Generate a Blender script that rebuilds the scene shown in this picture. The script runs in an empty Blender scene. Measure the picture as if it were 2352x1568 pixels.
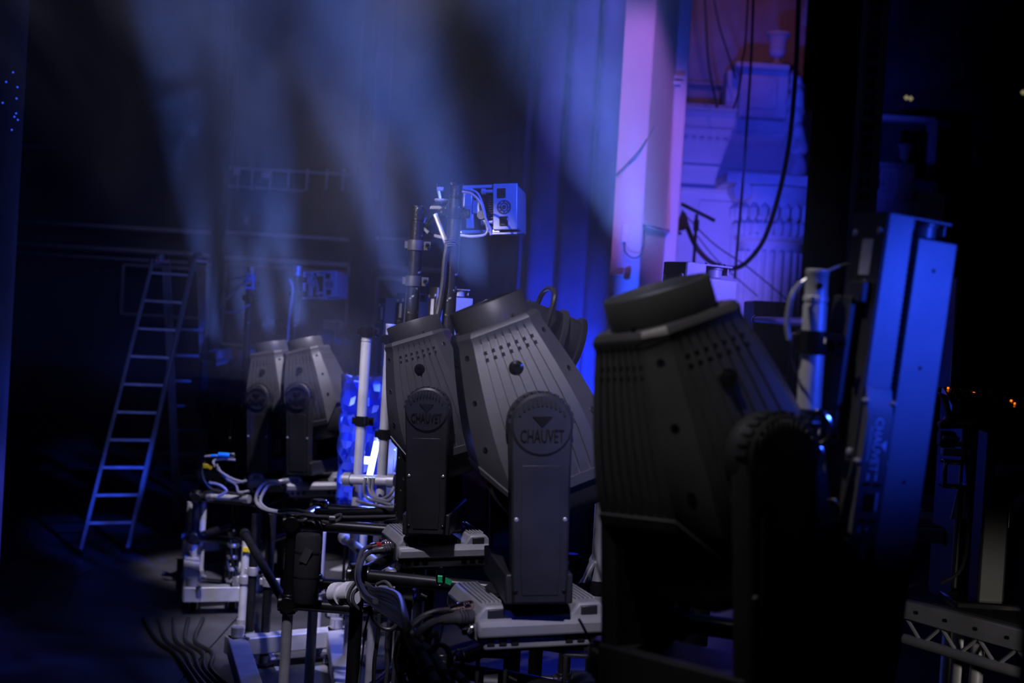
import bpy, bmesh, math, random
from mathutils import Vector, Matrix, Euler, Quaternion
random.seed(7)
PI = math.pi
R = math.radians
SC = bpy.context.scene
COL = SC.collection

# ------------------------------------------------------------------ camera
FPX = 3267.0                       # 50 mm on a 36 mm wide sensor, frame 2352 x 1568
CAM_Z, PITCH, ROLL = 1.9, R(1.1), R(3.5)
CM = Matrix.Translation((0, 0, CAM_Z)) @ Matrix.Rotation(PI / 2 - PITCH, 4, 'X') @ Matrix.Rotation(ROLL, 4, 'Z')
cd = bpy.data.cameras.new('camera')
cd.sensor_width = 36.0
cd.lens = 50.0
cd.clip_start, cd.clip_end = 0.1, 200
cd.dof.use_dof = True
cd.dof.focus_distance = 5.2
cd.dof.aperture_fstop = 2.5
cam = bpy.data.objects.new('camera', cd)
cam.matrix_world = CM
COL.objects.link(cam)
SC.camera = cam


def P(px, py, d):
    """World point seen at pixel px,py of the 2352 x 1568 frame, d metres along the camera axis."""
    return CM @ Vector(((px - 1176) / FPX * d, (784 - py) / FPX * d, -d))


def G(px, py, z=0.0):
    """World point on the horizontal plane z seen at pixel px,py."""
    o = CM.translation
    v = P(px, py, 1.0) - o
    return o + v * ((z - o.z) / v.z)


# ------------------------------------------------------------------ view, world
SC.view_settings.view_transform = 'Standard'
SC.view_settings.look = 'None'
SC.view_settings.exposure = 0.0
SC.view_settings.gamma = 1.0
SC.view_settings.use_curve_mapping = False
wd = bpy.data.worlds.new('world')
SC.world = wd
wd.use_nodes = True
wd.node_tree.nodes['Background'].inputs[0].default_value = (0.25, 0.3, 0.7, 1)
wd.node_tree.nodes['Background'].inputs[1].default_value = 0.002
cy = SC.cycles
cy.max_bounces = 4
cy.diffuse_bounces = 2
cy.glossy_bounces = 2
cy.transmission_bounces = 2
cy.volume_bounces = 0
cy.transparent_max_bounces = 4
cy.caustics_reflective = False
cy.caustics_refractive = False
cy.volume_step_rate = 1.0
cy.volume_max_steps = 16
cy.use_denoising = True
cy.sample_clamp_indirect = 3.0
cy.sample_clamp_direct = 40.0
cy.adaptive_threshold = 0.02


# ------------------------------------------------------------------ lights of the house rig and added fills
def aim(o, loc, target):
    o.location = loc
    o.rotation_euler = (Vector(target) - Vector(loc)).to_track_quat('-Z', 'Y').to_euler()


def spot(loc, target, color, energy, angle, blend=0.5, radius=0.05, vol=1.0):
    l = bpy.data.lights.new('rig_spot', 'SPOT')
    l.color = color
    l.energy = energy
    l.spot_size = R(angle)
    l.spot_blend = blend
    l.shadow_soft_size = radius
    l.volume_factor = vol
    o = bpy.data.objects.new('rig_spot', l)
    COL.objects.link(o)
    aim(o, loc, target)
    return o


def area(loc, target, color, energy, sx, sy, spread=180, vol=1.0):
    l = bpy.data.lights.new('rig_panel', 'AREA')
    l.shape = 'RECTANGLE'
    l.size, l.size_y = sx, sy
    l.color = color
    l.energy = energy
    l.spread = R(spread)
    l.volume_factor = vol
    o = bpy.data.objects.new('rig_panel', l)
    COL.objects.link(o)
    aim(o, loc, target)
    return o


COOL = (0.80, 0.75, 1.0)
BLUE = (0.02, 0.07, 1.0)
PURP = (0.55, 0.20, 1.0)
# cool white work lights high over the row: tops of the fixtures, left sides of the pipes, the patch of deck
spot((0.1, 0.4, 4.7), P(1190, 1150, 4.2), COOL, 800, 13, 0.7, 0.08)
spot((-1.2, 3.0, 6.8), P(985, 1180, 5.9), COOL, 1350, 15, 0.6, 0.10)
spot((0.3, 7.0, 7.2), P(705, 940, 9.4), COOL, 3600, 12.5, 0.6, 0.10)
spot((-1.0, 4.4, 6.9), P(680, 1440, 8.1), COOL, 4200, 11.5, 0.6, 0.2)
spot((1.0, 11.8, 7.2), P(800, 1320, 9.6), (0.55, 0.42, 1.0), 1900, 12, 0.6, 0.2)
spot((-3.2, 3.4, 4.6), P(880, 940, 7.0), COOL, 1000, 12, 0.6, 0.05)
spot((-0.9, 2.4, 4.8), P(1600, 760, 2.92), (0.95, 0.88, 0.9), 230, 15, 0.8, 0.05)
spot((2.5, 1.0, 1.5), P(2225, 1450, 4.5), (1.0, 0.92, 0.85), 110, 10.5, 0.8, 0.1)  # added warm fill, low at the right, to bring up the platform edge
# blue spots from high stage right
spot((2.5, 2.0, 4.8), P(1100, 510, 6.4), BLUE, 6000, 7.5, 0.6, 0.1)
spot((-2.6, 2.8, 4.0), P(1000, 600, 6.3), COOL, 2000, 9, 0.6, 0.05)  # added cool spot from the left, for highlights on the two chipped posts
spot((2.6, 2.2, 4.8), P(720, 690, 9.8), BLUE, 5000, 6, 0.6, 0.1)
spot((4.6, 7.4, 3.6), P(900, 900, 7.2), BLUE, 900, 14, 0.6, 0.1)
spot((1.95, 2.0, 2.3), P(2110, 790, 3.0), BLUE, 165, 25, 1.0, 0.12)
spot((2.7, 2.3, 3.1), P(1615, 640, 4.2), (0.14, 0.11, 1.0), 1800, 11, 0.8, 0.15)
# blue uplight on the house drapes, purple and blue on the proscenium wall and the theatre box
spot(P(1325, 1160, 9.4), P(1310, 880, 10.5), BLUE, 700, 66, 0.9, 0.1)
spot((1.6, 5.2, 6.6), P(1455, 290, 11.0), PURP, 1600, 17, 0.6, 0.1)
spot(P(1545, 900, 12.9), P(1620, 560, 15.6), (0.17, 0.12, 1.0), 420, 50, 1.0, 0.1)
spot(P(1600, 360, 12.0), P(1740, 390, 16.0), (0.03, 0.045, 1.0), 260, 52, 0.7, 0.1)
spot(P(1760, -260, 13.2), P(1640, 90, 15.9), (1.0, 0.30, 0.75), 26, 60, 0.9, 0.1)
# added blue-violet wash that brightens the rails of the upstage wall
spot((-2.6, 12.8, 6.4), P(640, 540, 17.0), (0.36, 0.36, 1.0), 120, 54, 0.9, 0.1)


# ------------------------------------------------------------------ materials
MATS = {}


def mat(name, base, rough=0.5, metal=0.0, noise=0.0, nscale=30.0, bump=0.0, bscale=200.0, fleck=None, emit=None, estr=0.0, spec=None):
    m = bpy.data.materials.new(name)
    m.use_nodes = True
    nt = m.node_tree
    b = nt.nodes['Principled BSDF']
    b.inputs['Base Color'].default_value = (*base, 1)
    b.inputs['Roughness'].default_value = rough
    b.inputs['Metallic'].default_value = metal
    if spec is not None:
        b.inputs['Specular IOR Level'].default_value = spec
    tc = nt.nodes.new('ShaderNodeTexCoord')
    if noise or fleck:
        n = nt.nodes.new('ShaderNodeTexNoise')
        n.inputs['Scale'].default_value = nscale
        n.inputs['Detail'].default_value = 5
        nt.links.new(tc.outputs['Object'], n.inputs['Vector'])
        r = nt.nodes.new('ShaderNodeValToRGB')
        e = r.color_ramp.elements
        if fleck:
            e[0].position, e[1].position = fleck[1], fleck[1] + 0.05
            e[0].color = (*base, 1)
            e[1].color = (*fleck[0], 1)
        else:
            e[0].position, e[1].position = 0.3, 0.7
            e[0].color = (*[c * (1 - noise) for c in base], 1)
            e[1].color = (*[min(1, c * (1 + noise)) for c in base], 1)
        nt.links.new(n.outputs['Fac'], r.inputs['Fac'])
        nt.links.new(r.outputs['Color'], b.inputs['Base Color'])
    if bump:
        n2 = nt.nodes.new('ShaderNodeTexNoise')
        n2.inputs['Scale'].default_value = bscale
        n2.inputs['Detail'].default_value = 3
        nt.links.new(tc.outputs['Object'], n2.inputs['Vector'])
        bp = nt.nodes.new('ShaderNodeBump')
        bp.inputs['Strength'].default_value = bump
        bp.inputs['Distance'].default_value = 0.01
        nt.links.new(n2.outputs['Fac'], bp.inputs['Height'])
        nt.links.new(bp.outputs['Normal'], b.inputs['Normal'])
    if emit:
        b.inputs['Emission Color'].default_value = (*emit, 1)
        b.inputs['Emission Strength'].default_value = estr
    MATS[name] = m
    return m


mat('shell', (0.06, 0.06, 0.063), 0.42, noise=0.15, nscale=9, bump=0.08, bscale=350)
mat('shell_dark', (0.018, 0.018, 0.02), 0.45, noise=0.2, nscale=12)
mat('arm', (0.017, 0.017, 0.019), 0.45, noise=0.25, nscale=10, bump=0.06, bscale=300)
mat('base', (0.25, 0.25, 0.26), 0.4, noise=0.12, nscale=10, bump=0.08, bscale=300)
mat('void', (0.004, 0.004, 0.004), 0.6)
mat('gloss_black', (0.008, 0.008, 0.009), 0.18)
mat('emboss', (0.035, 0.035, 0.037), 0.2)
mat('lens', (0.25, 0.32, 0.4), 0.08, spec=0.8)
mat('chrome', (0.8, 0.8, 0.82), 0.13, 1.0)
mat('steel', (0.6, 0.6, 0.62), 0.35, 0.7, noise=0.15, nscale=15)
mat('alu', (0.62, 0.62, 0.64), 0.42, 0.4, noise=0.15, nscale=12, bump=0.05, bscale=120)
mat('alu_dull', (0.42, 0.42, 0.43), 0.5, 0.35, noise=0.2, nscale=9)
mat('black_pipe', (0.014, 0.014, 0.014), 0.28, 0.2, nscale=38, fleck=((0.35, 0.34, 0.3), 0.63), bump=0.12, bscale=60)
mat('black_pipe_clean', (0.012, 0.012, 0.013), 0.3, 0.2, noise=0.3, nscale=20)
mat('cable', (0.02, 0.02, 0.022), 0.35, noise=0.2, nscale=20)
mat('cable_grey', (0.055, 0.055, 0.06), 0.35, noise=0.2, nscale=20)
mat('cable_pale', (0.24, 0.24, 0.27), 0.35, noise=0.2, nscale=20)
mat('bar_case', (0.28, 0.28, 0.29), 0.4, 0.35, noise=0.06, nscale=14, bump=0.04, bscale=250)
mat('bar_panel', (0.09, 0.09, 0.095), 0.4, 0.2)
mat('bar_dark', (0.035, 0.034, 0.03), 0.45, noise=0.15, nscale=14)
mat('print', (0.75, 0.78, 0.85), 0.5)
mat('label_white', (0.75, 0.74, 0.78), 0.5, noise=0.1, nscale=40)
mat('red', (0.5, 0.02, 0.02), 0.35)
mat('tape_blue', (0.01, 0.22, 0.75), 0.45)
mat('tape_yellow', (0.6, 0.45, 0.02), 0.45)
mat('tape_green', (0.02, 0.45, 0.16), 0.45)
mat('rose_gold', (0.85, 0.62, 0.55), 0.2, 1.0)
mat('drape_black', (0.012, 0.012, 0.014), 0.9, noise=0.2, nscale=6)
mat('drape_grey', (0.10, 0.10, 0.13), 0.85, noise=0.2, nscale=6)
mat('house_curtain', (0.02, 0.045, 0.17), 0.85, noise=0.25, nscale=4)
mat('drape_navy', (0.10, 0.11, 0.16), 0.85, noise=0.2, nscale=5)
mat('plaster', (0.62, 0.60, 0.62), 0.8, noise=0.06, nscale=3, bump=0.1, bscale=30)
mat('plaster_old', (0.42, 0.38, 0.40), 0.85, noise=0.12, nscale=3, bump=0.1, bscale=30)
mat('stone', (0.55, 0.55, 0.58), 0.75, noise=0.1, nscale=6, bump=0.15, bscale=25)
mat('wall_dark', (0.035, 0.035, 0.045), 0.9, noise=0.35, nscale=2.2, bump=0.2, bscale=14)
mat('lamp_grey', (0.07, 0.07, 0.075), 0.35)
mat('rail', (0.45, 0.45, 0.5), 0.6, 0.2, noise=0.2, nscale=8)
mat('red_trim', (0.4, 0.12, 0.08), 0.6)
mat('deck', (0.055, 0.055, 0.06), 0.42, noise=0.5, nscale=2.6, bump=0.1, bscale=40)
mat('deck_line', (0.38, 0.38, 0.40), 0.5, noise=0.3, nscale=6)
mat('wood_orange', (0.22, 0.055, 0.015), 0.35, noise=0.3, nscale=9)
mat('led_red', (0.3, 0, 0), 0.4, emit=(1, 0.01, 0.02), estr=1.6)
mat('led_orange', (0.3, 0.1, 0), 0.4, emit=(1, 0.2, 0.01), estr=1.2)
mat('led_blue', (0, 0, 0.3), 0.4, emit=(0.02, 0.09, 1), estr=0.9)
mat('led_warm', (0.3, 0.3, 0.2), 0.4, emit=(0.8, 0.7, 0.35), estr=0.25)
mat('led_tube', (0.6, 0.6, 0.7), 0.4, emit=(0.55, 0.65, 1.0), estr=5.0)


# ------------------------------------------------------------------ mesh builder
class MB:
    def __init__(self):
        self.v, self.f = [], []

    def add(self, vs, fs, M=None):
        o = len(self.v)
        self.v += [M @ Vector(p) for p in vs] if M is not None else [Vector(p) for p in vs]
        self.f += [[i + o for i in f] for f in fs]
        return self

    def box(self, c, s, M=None, rot=None):
        x, y, z = s[0] / 2, s[1] / 2, s[2] / 2
        T = Matrix.Translation(c)
        if rot is not None:
            T = T @ rot
        if M is not None:
            T = M @ T
        vs = [(-x, -y, -z), (x, -y, -z), (x, y, -z), (-x, y, -z), (-x, -y, z), (x, -y, z), (x, y, z), (-x, y, z)]
        fs = [(3, 2, 1, 0), (4, 5, 6, 7), (0, 1, 5, 4), (1, 2, 6, 5), (2, 3, 7, 6), (3, 0, 4, 7)]
        return self.add(vs, fs, T)

    def cone(self, a, b, r0, r1=None, n=16, caps=True, M=None):
        a, b = Vector(a), Vector(b)
        if r1 is None:
            r1 = r0
        d = (b - a)
        q = d.normalized().to_track_quat('Z', 'Y').to_matrix()
        vs, fs = [], []
        for p, r in ((a, r0), (b, r1)):
            for k in range(n):
                t = 2 * PI * k / n
                vs.append(p + q @ Vector((r * math.cos(t), r * math.sin(t), 0)))
        for k in range(n):
            fs.append((k, (k + 1) % n, n + (k + 1) % n, n + k))
        if caps:
            fs.append(tuple(range(n - 1, -1, -1)))
            fs.append(tuple(range(n, 2 * n)))
        return self.add(vs, fs, M)

    def lathe(self, prof, n=24, M=None, closed=False):
        """prof: list of (radius, z) turned about local Z."""
        vs, fs = [], []
        for r, z in prof:
            for k in range(n):
                t = 2 * PI * k / n
                vs.append((r * math.cos(t), r * math.sin(t), z))
        m = len(prof)
        for i in range(m - 1 if not closed else m):
            j = (i + 1) % m
            for k in range(n):
                fs.append((i * n + k, i * n + (k + 1) % n, j * n + (k + 1) % n, j * n + k))
        if not closed:
            if prof[0][0] > 1e-6:
                fs.append(tuple(range(n - 1, -1, -1)))
            if prof[-1][0] > 1e-6:
                fs.append(tuple((m - 1) * n + k for k in range(n)))
        return self.add(vs, fs, M)

    def prism(self, poly, h0, h1, M=None):
        """polygon (x,y) counter-clockwise extruded along local Z."""
        n = len(poly)
        vs = [(x, y, h0) for x, y in poly] + [(x, y, h1) for x, y in poly]
        fs = [tuple(range(n - 1, -1, -1)), tuple(range(n, 2 * n))]
        for k in range(n):
            fs.append((k, (k + 1) % n, n + (k + 1) % n, n + k))
        return self.add(vs, fs, M)

    def tube(self, pts, r, n=8, smooth=6, caps=True, M=None, closed=False):
        pts = [Vector(p) for p in pts]
        if smooth and len(pts) > 2:
            q = []
            ext = ([pts[-1]] + pts + [pts[0], pts[1]]) if closed else ([pts[0] * 2 - pts[1]] + pts + [pts[-1] * 2 - pts[-2]])
            for i in range(1, len(ext) - 2):
                p0, p1, p2, p3 = ext[i - 1:i + 3]
                for s in range(smooth):
                    t = s / smooth
                    q.append(0.5 * ((2 * p1) + (p2 - p0) * t + (2 * p0 - 5 * p1 + 4 * p2 - p3) * t * t + (3 * p1 - p0 - 3 * p2 + p3) * t ** 3))
            if not closed:
                q.append(pts[-1])
            pts = q
        m = len(pts)
        vs, fs = [], []
        T0 = None
        nrm = None
        for i, p in enumerate(pts):
            a = pts[(i - 1) % m] if (closed or i > 0) else pts[0]
            b = pts[(i + 1) % m] if (closed or i < m - 1) else pts[-1]
            T = (b - a)
            T = T.normalized() if T.length > 1e-9 else Vector((0, 0, 1))
            if nrm is None:
                nrm = T.orthogonal().normalized()
            else:
                nrm = (T0.rotation_difference(T) @ nrm)
                nrm = (nrm - T * nrm.dot(T)).normalized()
            T0 = T
            bn = T.cross(nrm)
            for k in range(n):
                t = 2 * PI * k / n
                vs.append(p + (nrm * math.cos(t) + bn * math.sin(t)) * r)
        for i in range(m if closed else m - 1):
            j = (i + 1) % m
            for k in range(n):
                fs.append((i * n + k, i * n + (k + 1) % n, j * n + (k + 1) % n, j * n + k))
        if caps and not closed:
            fs.append(tuple(range(n - 1, -1, -1)))
            fs.append(tuple((m - 1) * n + k for k in range(n)))
        return self.add(vs, fs, M)

    def text(self, s, size, depth, M):
        cu = bpy.data.curves.new('lettering', 'FONT')
        cu.body = s
        cu.size = size
        cu.extrude = depth
        cu.align_x, cu.align_y = 'CENTER', 'CENTER'
        cu.resolution_u = 2
        o = bpy.data.objects.new('lettering', cu)
        COL.objects.link(o)
        me = o.to_mesh()
        self.add([v.co.copy() for v in me.vertices], [tuple(p.vertices) for p in me.polygons], M)
        o.to_mesh_clear()
        bpy.data.objects.remove(o)
        bpy.data.curves.remove(cu)
        return self

    def build(self, name, m, parent=None, angle=35, bevel=0.0, segs=2, loc=None, rot=None, label=None, kind=None):
        me = bpy.data.meshes.new(name)
        me.from_pydata([tuple(v) for v in self.v], [], self.f)
        me.materials.append(MATS[m])
        me.polygons.foreach_set('use_smooth', [True] * len(me.polygons))
        me.set_sharp_from_angle(angle=R(angle))
        me.update()
        o = bpy.data.objects.new(name, me)
        COL.objects.link(o)
        if parent is not None:
            o.parent = parent
        if loc is not None:
            o.location = loc
        if rot is not None:
            o.rotation_euler = rot
        if bevel:
            b = o.modifiers.new('edge', 'BEVEL')
            b.width = bevel
            b.segments = segs
            b.limit_method = 'ANGLE'
            b.angle_limit = R(40)
        if label:
            o['label'] = label
        if kind:
            o['kind'] = kind
        return o


def tag(o, label, cat, group=None, kind=None):
    if label:
        o['label'] = label
    if cat:
        o['category'] = cat
    if group:
        o['group'] = group
    if kind:
        o['kind'] = kind
    return o


def thing(name, label, cat, loc=(0, 0, 0), rot=(0, 0, 0), group=None):
    o = bpy.data.objects.new(name, None)
    COL.objects.link(o)
    o.empty_display_size = 0.1
    o.location = loc
    o.rotation_euler = rot
    return tag(o, label, cat, group)


def structure(o):
    o['kind'] = 'structure'
    return o


def copy_tree(o, parent=None):
    c = o.copy()
    COL.objects.link(c)
    c.parent = parent
    for ch in list(o.children):
        copy_tree(ch, c)
    return c


def child(o, name):
    for x in o.children:
        if x.name.split('.')[0] == name:
            return x


def pxbox(px0, py0, px1, py1, d, thick):
    """centre and size of an upright box whose front face fills the pixel rectangle at depth d."""
    c = P((px0 + px1) / 2, (py0 + py1) / 2, d)
    return (c + Vector((0, thick / 2, 0)), (abs(px1 - px0) / FPX * d, thick, abs(py1 - py0) / FPX * d))


# ------------------------------------------------------------------ the setting
# stage floor: a black deck of separate sheets with narrow open joints
floor_o = structure(MB().box((0, 9, -0.06), (30, 34, 0.08)).build('floor', 'void'))
sheet = None
for ix in range(-5, 5):
    for iy in range(3, 12):
        if sheet is None:
            sheet = MB().box((0, 0, 0), (1.212, 2.432, 0.018)).build('deck_sheet', 'deck', floor_o, bevel=0.002, segs=1)
            s_ = sheet
        else:
            s_ = sheet.copy()
            COL.objects.link(s_)
        s_.location = (ix * 1.22 + 0.3, iy * 2.44 + (0.6 if ix % 2 else 0), -0.009 + random.uniform(-0.001, 0.001))
# worn pale chalk and tape streaks on the deck
for k, (a, b, w) in enumerate([((738, 1352), (800, 1330), 0.05), ((770, 1310), (860, 1276), 0.09), ((612, 1478), (640, 1540), 0.035),
                               ((726, 1530), (800, 1556), 0.10), ((640, 1460), (760, 1452), 0.05), ((460, 1300), (540, 1292), 0.08),
                               ((470, 1400), (545, 1392), 0.14)]):
    A, B = G(*a), G(*b)
    D = (B - A).normalized()
    N = Vector((-D.y, D.x, 0)) * w / 2
    z = Vector((0, 0, 0.0015))
    MB().add([A - N - z, B - N * 0.7 - z, B + N * 0.7 - z, A + N - z, A - N + z, B - N * 0.7 + z, B + N * 0.7 + z, A + N + z],
             [(3, 2, 1, 0), (4, 5, 6, 7), (0, 1, 5, 4), (1, 2, 6, 5), (2, 3, 7, 6), (3, 0, 4, 7)]).build('worn_mark', 'deck_line', floor_o)

# upstage wall with its rails, panels and frames
YB = 17.0
wb = structure(MB().box((-4, YB + 0.2, 5), (24, 0.4, 12)).build('wall_back', 'wall_dark'))


def wall_bar(name, x0, y0, x1, y1, th, m='rail', deep=0.06, d=YB - 0.1):
    """bar on the upstage wall between two pixels: horizontal or vertical, th pixels thick"""
    A, B = P(x0, y0, d), P(x1, y1, d)
    w = th / FPX * d
    c = (A + B) / 2
    if abs(x1 - x0) > abs(y1 - y0):
        s = (abs(B.x - A.x), deep, w)
    else:
        s = (w, deep, abs(B.z - A.z))
    return MB().box(c, s).build(name, m, wb, bevel=0.006, segs=1)


for a in [(30, 507, 486, 535, 9), (24, 556, 482, 588, 9), (24, 580, 480, 606, 6), (520, 534, 802, 550, 8), (514, 591, 802, 609, 10),
          (864, 612, 1040, 622, 10), (866, 638, 960, 643, 8), (40, 334, 130, 341, 6), (524, 384, 806, 402, 5), (524, 426, 700, 440, 5),
          (864, 546, 1000, 556, 6), (360, 600, 486, 606, 7)]:
    wall_bar('wall_rail', *a)
for x in (548, 580, 622, 664, 706, 752, 790):
    wall_bar('rail_post', x, 388, x - 2, 438, 5)
for (x0, y0, x1, y1, m) in [(285, 612, 480, 720, 'rail'), (518, 612, 800, 790, 'red_trim'), (868, 640, 958, 780, 'rail')]:
    sl = 0.061
    wall_bar('frame_rail', x0, y0 - 4, x1, y0 - 4 + (x1 - x0) * sl, 6, m)
    wall_bar('frame_rail', x0 - 8, y1, x1 - 8, y1 + (x1 - x0) * sl, 5, 'rail')
    wall_bar('frame_stile', x0, y0 - 4, x0 - 8, y1, 5, 'rail')
    wall_bar('frame_stile', x1, y0, x1 - 8, y1 + 8, 5, 'rail')
for i, (x0, y0, x1, y1) in enumerate([(742, 735, 790, 760), (752, 765, 796, 790), (600, 395, 622, 410), (536, 388, 552, 402), (560, 498, 570, 514)]):
    c, s = pxbox(x0, y0, x1, y1, YB - 0.15, 0.1)
    MB().box(c, s).build('wall_box', 'rail', wb, bevel=0.01)
# stage-left and stage-right side walls, roof of the stage house
structure(MB().box((-7.2, 9, 5), (0.3, 18, 12)).build('wall_left', 'wall_dark'))
structure(MB().box((7.0, 10, 5), (0.3, 20, 12)).build('wall_right', 'wall_dark'))
structure(MB().box((0, 9, 11.1), (16, 20, 0.2)).build('ceiling', 'wall_dark'))


def drape(name, pts, ztop, zbot, m, label=None, fold=0.05, pitch=0.22, taper=None, seed=0):
    """hanging cloth along a plan polyline, folded, with thickness"""
    rnd = random.Random(seed)
    pts = [Vector((p[0], p[1], 0)) for p in pts]
    L = sum((b - a).length for a, b in zip(pts, pts[1:]))
    n = max(8, int(L / pitch * 7))
    vs, fs = [], []
    rows = 9
    ph = [rnd.uniform(0.8, 1.2) for _ in range(200)]
    for j in range(rows):
        t = j / (rows - 1)
        z = ztop + (zbot - ztop) * t
        s_acc, k = 0, 0
        for i in range(n + 1):
            s = L * i / n
            # locate on polyline
            acc, q = 0, None
            for a, b in zip(pts, pts[1:]):
                l = (b - a).length
                if s <= acc + l + 1e-6:
                    q = a + (b - a) * ((s - acc) / l)
                    N = Vector((-(b - a).y, (b - a).x, 0)).normalized()
                    break
                acc += l
            u = s / pitch
            amp = fold * ph[int(u) % 200] * (0.7 + 0.5 * t)
            vs.append(q + N * (amp * math.sin(2 * PI * u + 0.5 * math.sin(u * 1.7 + t * 1.2))) + Vector((0, 0, z)))
    w = n + 1
    for j in range(rows - 1):
        for i in range(n):
            fs.append((j * w + i, j * w + i + 1, (j + 1) * w + i + 1, (j + 1) * w + i))
    o = MB().add(vs, fs).build(name, m, angle=180)
    sm = o.modifiers.new('cloth', 'SOLIDIFY')
    sm.thickness = 0.006
    if label:
        tag(o, label, 'curtain')
    return o


# big drapes
a, b = P(1186, 600, 10.7), P(1392, 600, 10.3)
drape('stage_curtain', [(a.x, a.y), (b.x, b.y)], 8.5, 0.02, 'house_curtain', 'wide blue-lit house curtain hanging beside the pale pillar', 0.07, 0.24, seed=3)
a, b = P(1150, 600, 13.0), P(1240, 600, 13.0)
drape('stage_curtain', [(a.x, a.y), (b.x, b.y)], 9, 0.02, 'drape_black', 'dark curtain leg hanging behind the tall lamp post, left of the blue curtain', 0.05, 0.22, seed=4)
a, b = P(-90, 600, 7.0), P(34, 600, 7.2)
star = drape('star_curtain', [(a.x, a.y), (b.x, b.y)], 6.5, 0.02, 'drape_navy', 'dark blue star curtain with tiny blue points at the left edge', 0.015, 0.3, seed=5)
for (x, y) in [(30, 166), (14, 188), (40, 200), (38, 226), (37, 260), (33, 268), (41, 275), (27, 298), (6, 236)]:
    MB().lathe([(0, -0.006), (0.0055, -0.002), (0.0055, 0.002), (0, 0.006)], 8, Matrix.Translation(P(x, y, 6.93))).build('star_light', 'led_blue', star)
a, b = P(486, 600, 12.6), P(514, 600, 12.6)
drape('stage_curtain', [(a.x, a.y), (b.x, b.y)], 9, 0.02, 'drape_black', 'narrow black curtain leg behind the ladder and the wire loop post', 0.03, 0.12, seed=6)
a, b = P(806, 600, 12.4), P(860, 600, 12.4)
drape('stage_curtain', [(a.x, a.y), (b.x, b.y)], 9, 0.02, 'drape_black', 'black curtain leg behind the pair of silver posts', 0.03, 0.14, seed=7)


# lit parts of dark drapes as pale strips, the light's edge as rounded end
def strip(x0, x1, ybot, d, label):
    A, B = P(x0, ybot, d), P(x1, ybot, d)
    w = B.x - A.x
    cx = (A.x + B.x) / 2
    t = thing('lit_drape_strip', label, 'cloth strip', (cx, A.y, A.z))
    poly = [(-w / 2, 5.0), (-w / 2, 0.9), (-w * 0.42, 0.45), (-w * 0.2, 0.08), (0.06 * w, 0.0), (w * 0.35, 0.2), (w / 2, 0.6), (w / 2, 5.0)]
    MB().prism(poly, -0.012, 0.012, Matrix.Rotation(PI / 2, 4, 'X')).build('cloth', 'drape_grey', t)
    MB().tube([(w * 0.42, 0, 0.3), (w * 0.42, 0, -1.1)], 0.008, 6).build('cord', 'drape_grey', t)


strip(846, 882, 462, 12.0, 'long pale strip shaped like the light on a dark drape, above the silver posts')
strip(541, 552, 92, 12.0, 'short thin pale strip shaped like light on a drape, above the wire loop post')

# proscenium pillar
d = 11.0
p0, p1, p2, p3 = P(1392, 400, d), P(1483, 400, d), P(1537, 400, d + 0.75), P(1566, 400, d + 0.75)
poly = [(p0.x, p0.y), (p1.x, p1.y), (p2.x, p2.y), (p3.x, p3.y), (p3.x, p3.y + 0.6), (p0.x, p3.y + 0.6)]
pil = structure(MB().prism(poly, 0, 10.9).build('pillar', 'plaster', bevel=0.012))
c, s = pxbox(1428, 516, 1441, 556, d - 0.02, 0.03)
MB().box(c, s).build('switch_box', 'label_white', pil, bevel=0.004)
MB().tube([P(1434, 556, d - 0.02), P(1436, 578, d - 0.03), P(1452, 592, d - 0.03), P(1470, 586, d - 0.03), P(1480, 560, d - 0.02), P(1482, 530, d - 0.02)], 0.006, 6).build('conduit', 'cable_grey', pil)
MB().tube([P(1390, 425, d - 0.03), P(1436, 382, d - 0.03), P(1482, 326, d - 0.03), P(1520, 245, d + 0.45), P(1536, 170, d + 0.72), P(1538, 60, d + 0.72)], 0.008, 6).build('conduit', 'cable_grey', pil)
MB().box(P(1552, 178, d + 0.72), (0.13, 0.05, 0.02)).build('moulding', 'plaster', pil)
MB().box(P(1550, 190, d + 0.72), (0.10, 0.05, 0.03)).build('moulding', 'plaster', pil)

# theatre box front: panels, cornices, pier with urn, column with capital, statue relief
D2 = 15.5
c, s = pxbox(1540, 246, 1860, 1000, D2, 0.4)
fac = structure(MB().box((c.x, c.y, c.z), s).build('wall_box_front', 'plaster'))
c, s = pxbox(1540, -420, 1860, 262, D2 + 0.5, 0.4)
upw = structure(MB().box(c, s).build('wall_upper', 'plaster_old'))


def cornice(x0, y0, x1, y1, th, out, par=fac, d=D2, m='plaster', name='cornice'):
    A, B = P(x0, y0, d), P(x1, y1, d)
    h = th / FPX * d
    return MB().prism([(0, -h / 2), (out * 0.5, -h / 2), (out, -h * 0.1), (out, h * 0.5), (0, h * 0.5)], -abs(B.x - A.x) / 2, abs(B.x - A.x) / 2,
                      Matrix.Translation((A + B) / 2) @ Matrix(((0, 0, 1, 0), (-1, 0, 0, 0), (0, 1, 0, 0), (0, 0, 0, 1)))).build(name, m, par)


cornice(1562, 248, 1850, 270, 10, 0.12)
cornice(1562, 294, 1850, 312, 5, 0.05)
cornice(1562, 380, 1850, 398, 5, 0.05)
cornice(1562, 434, 1700, 444, 8, 0.08)
cornice(1562, 182, 1672, 208, 10, 0.07, upw, D2 + 0.5, 'plaster_old')
for k in range(15):
    q = P(1575 + k * 18, 322 + k * 1.1, D2 - 0.03)
    MB().box(q, (0.045, 0.06, 0.05)).build('dentil', 'plaster', fac)
c, s = pxbox(1600, 460, 1680, 640, D2 - 0.02, 0.04)
MB().box(c, s).build('wall_panel', 'plaster', fac, bevel=0.015)
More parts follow.
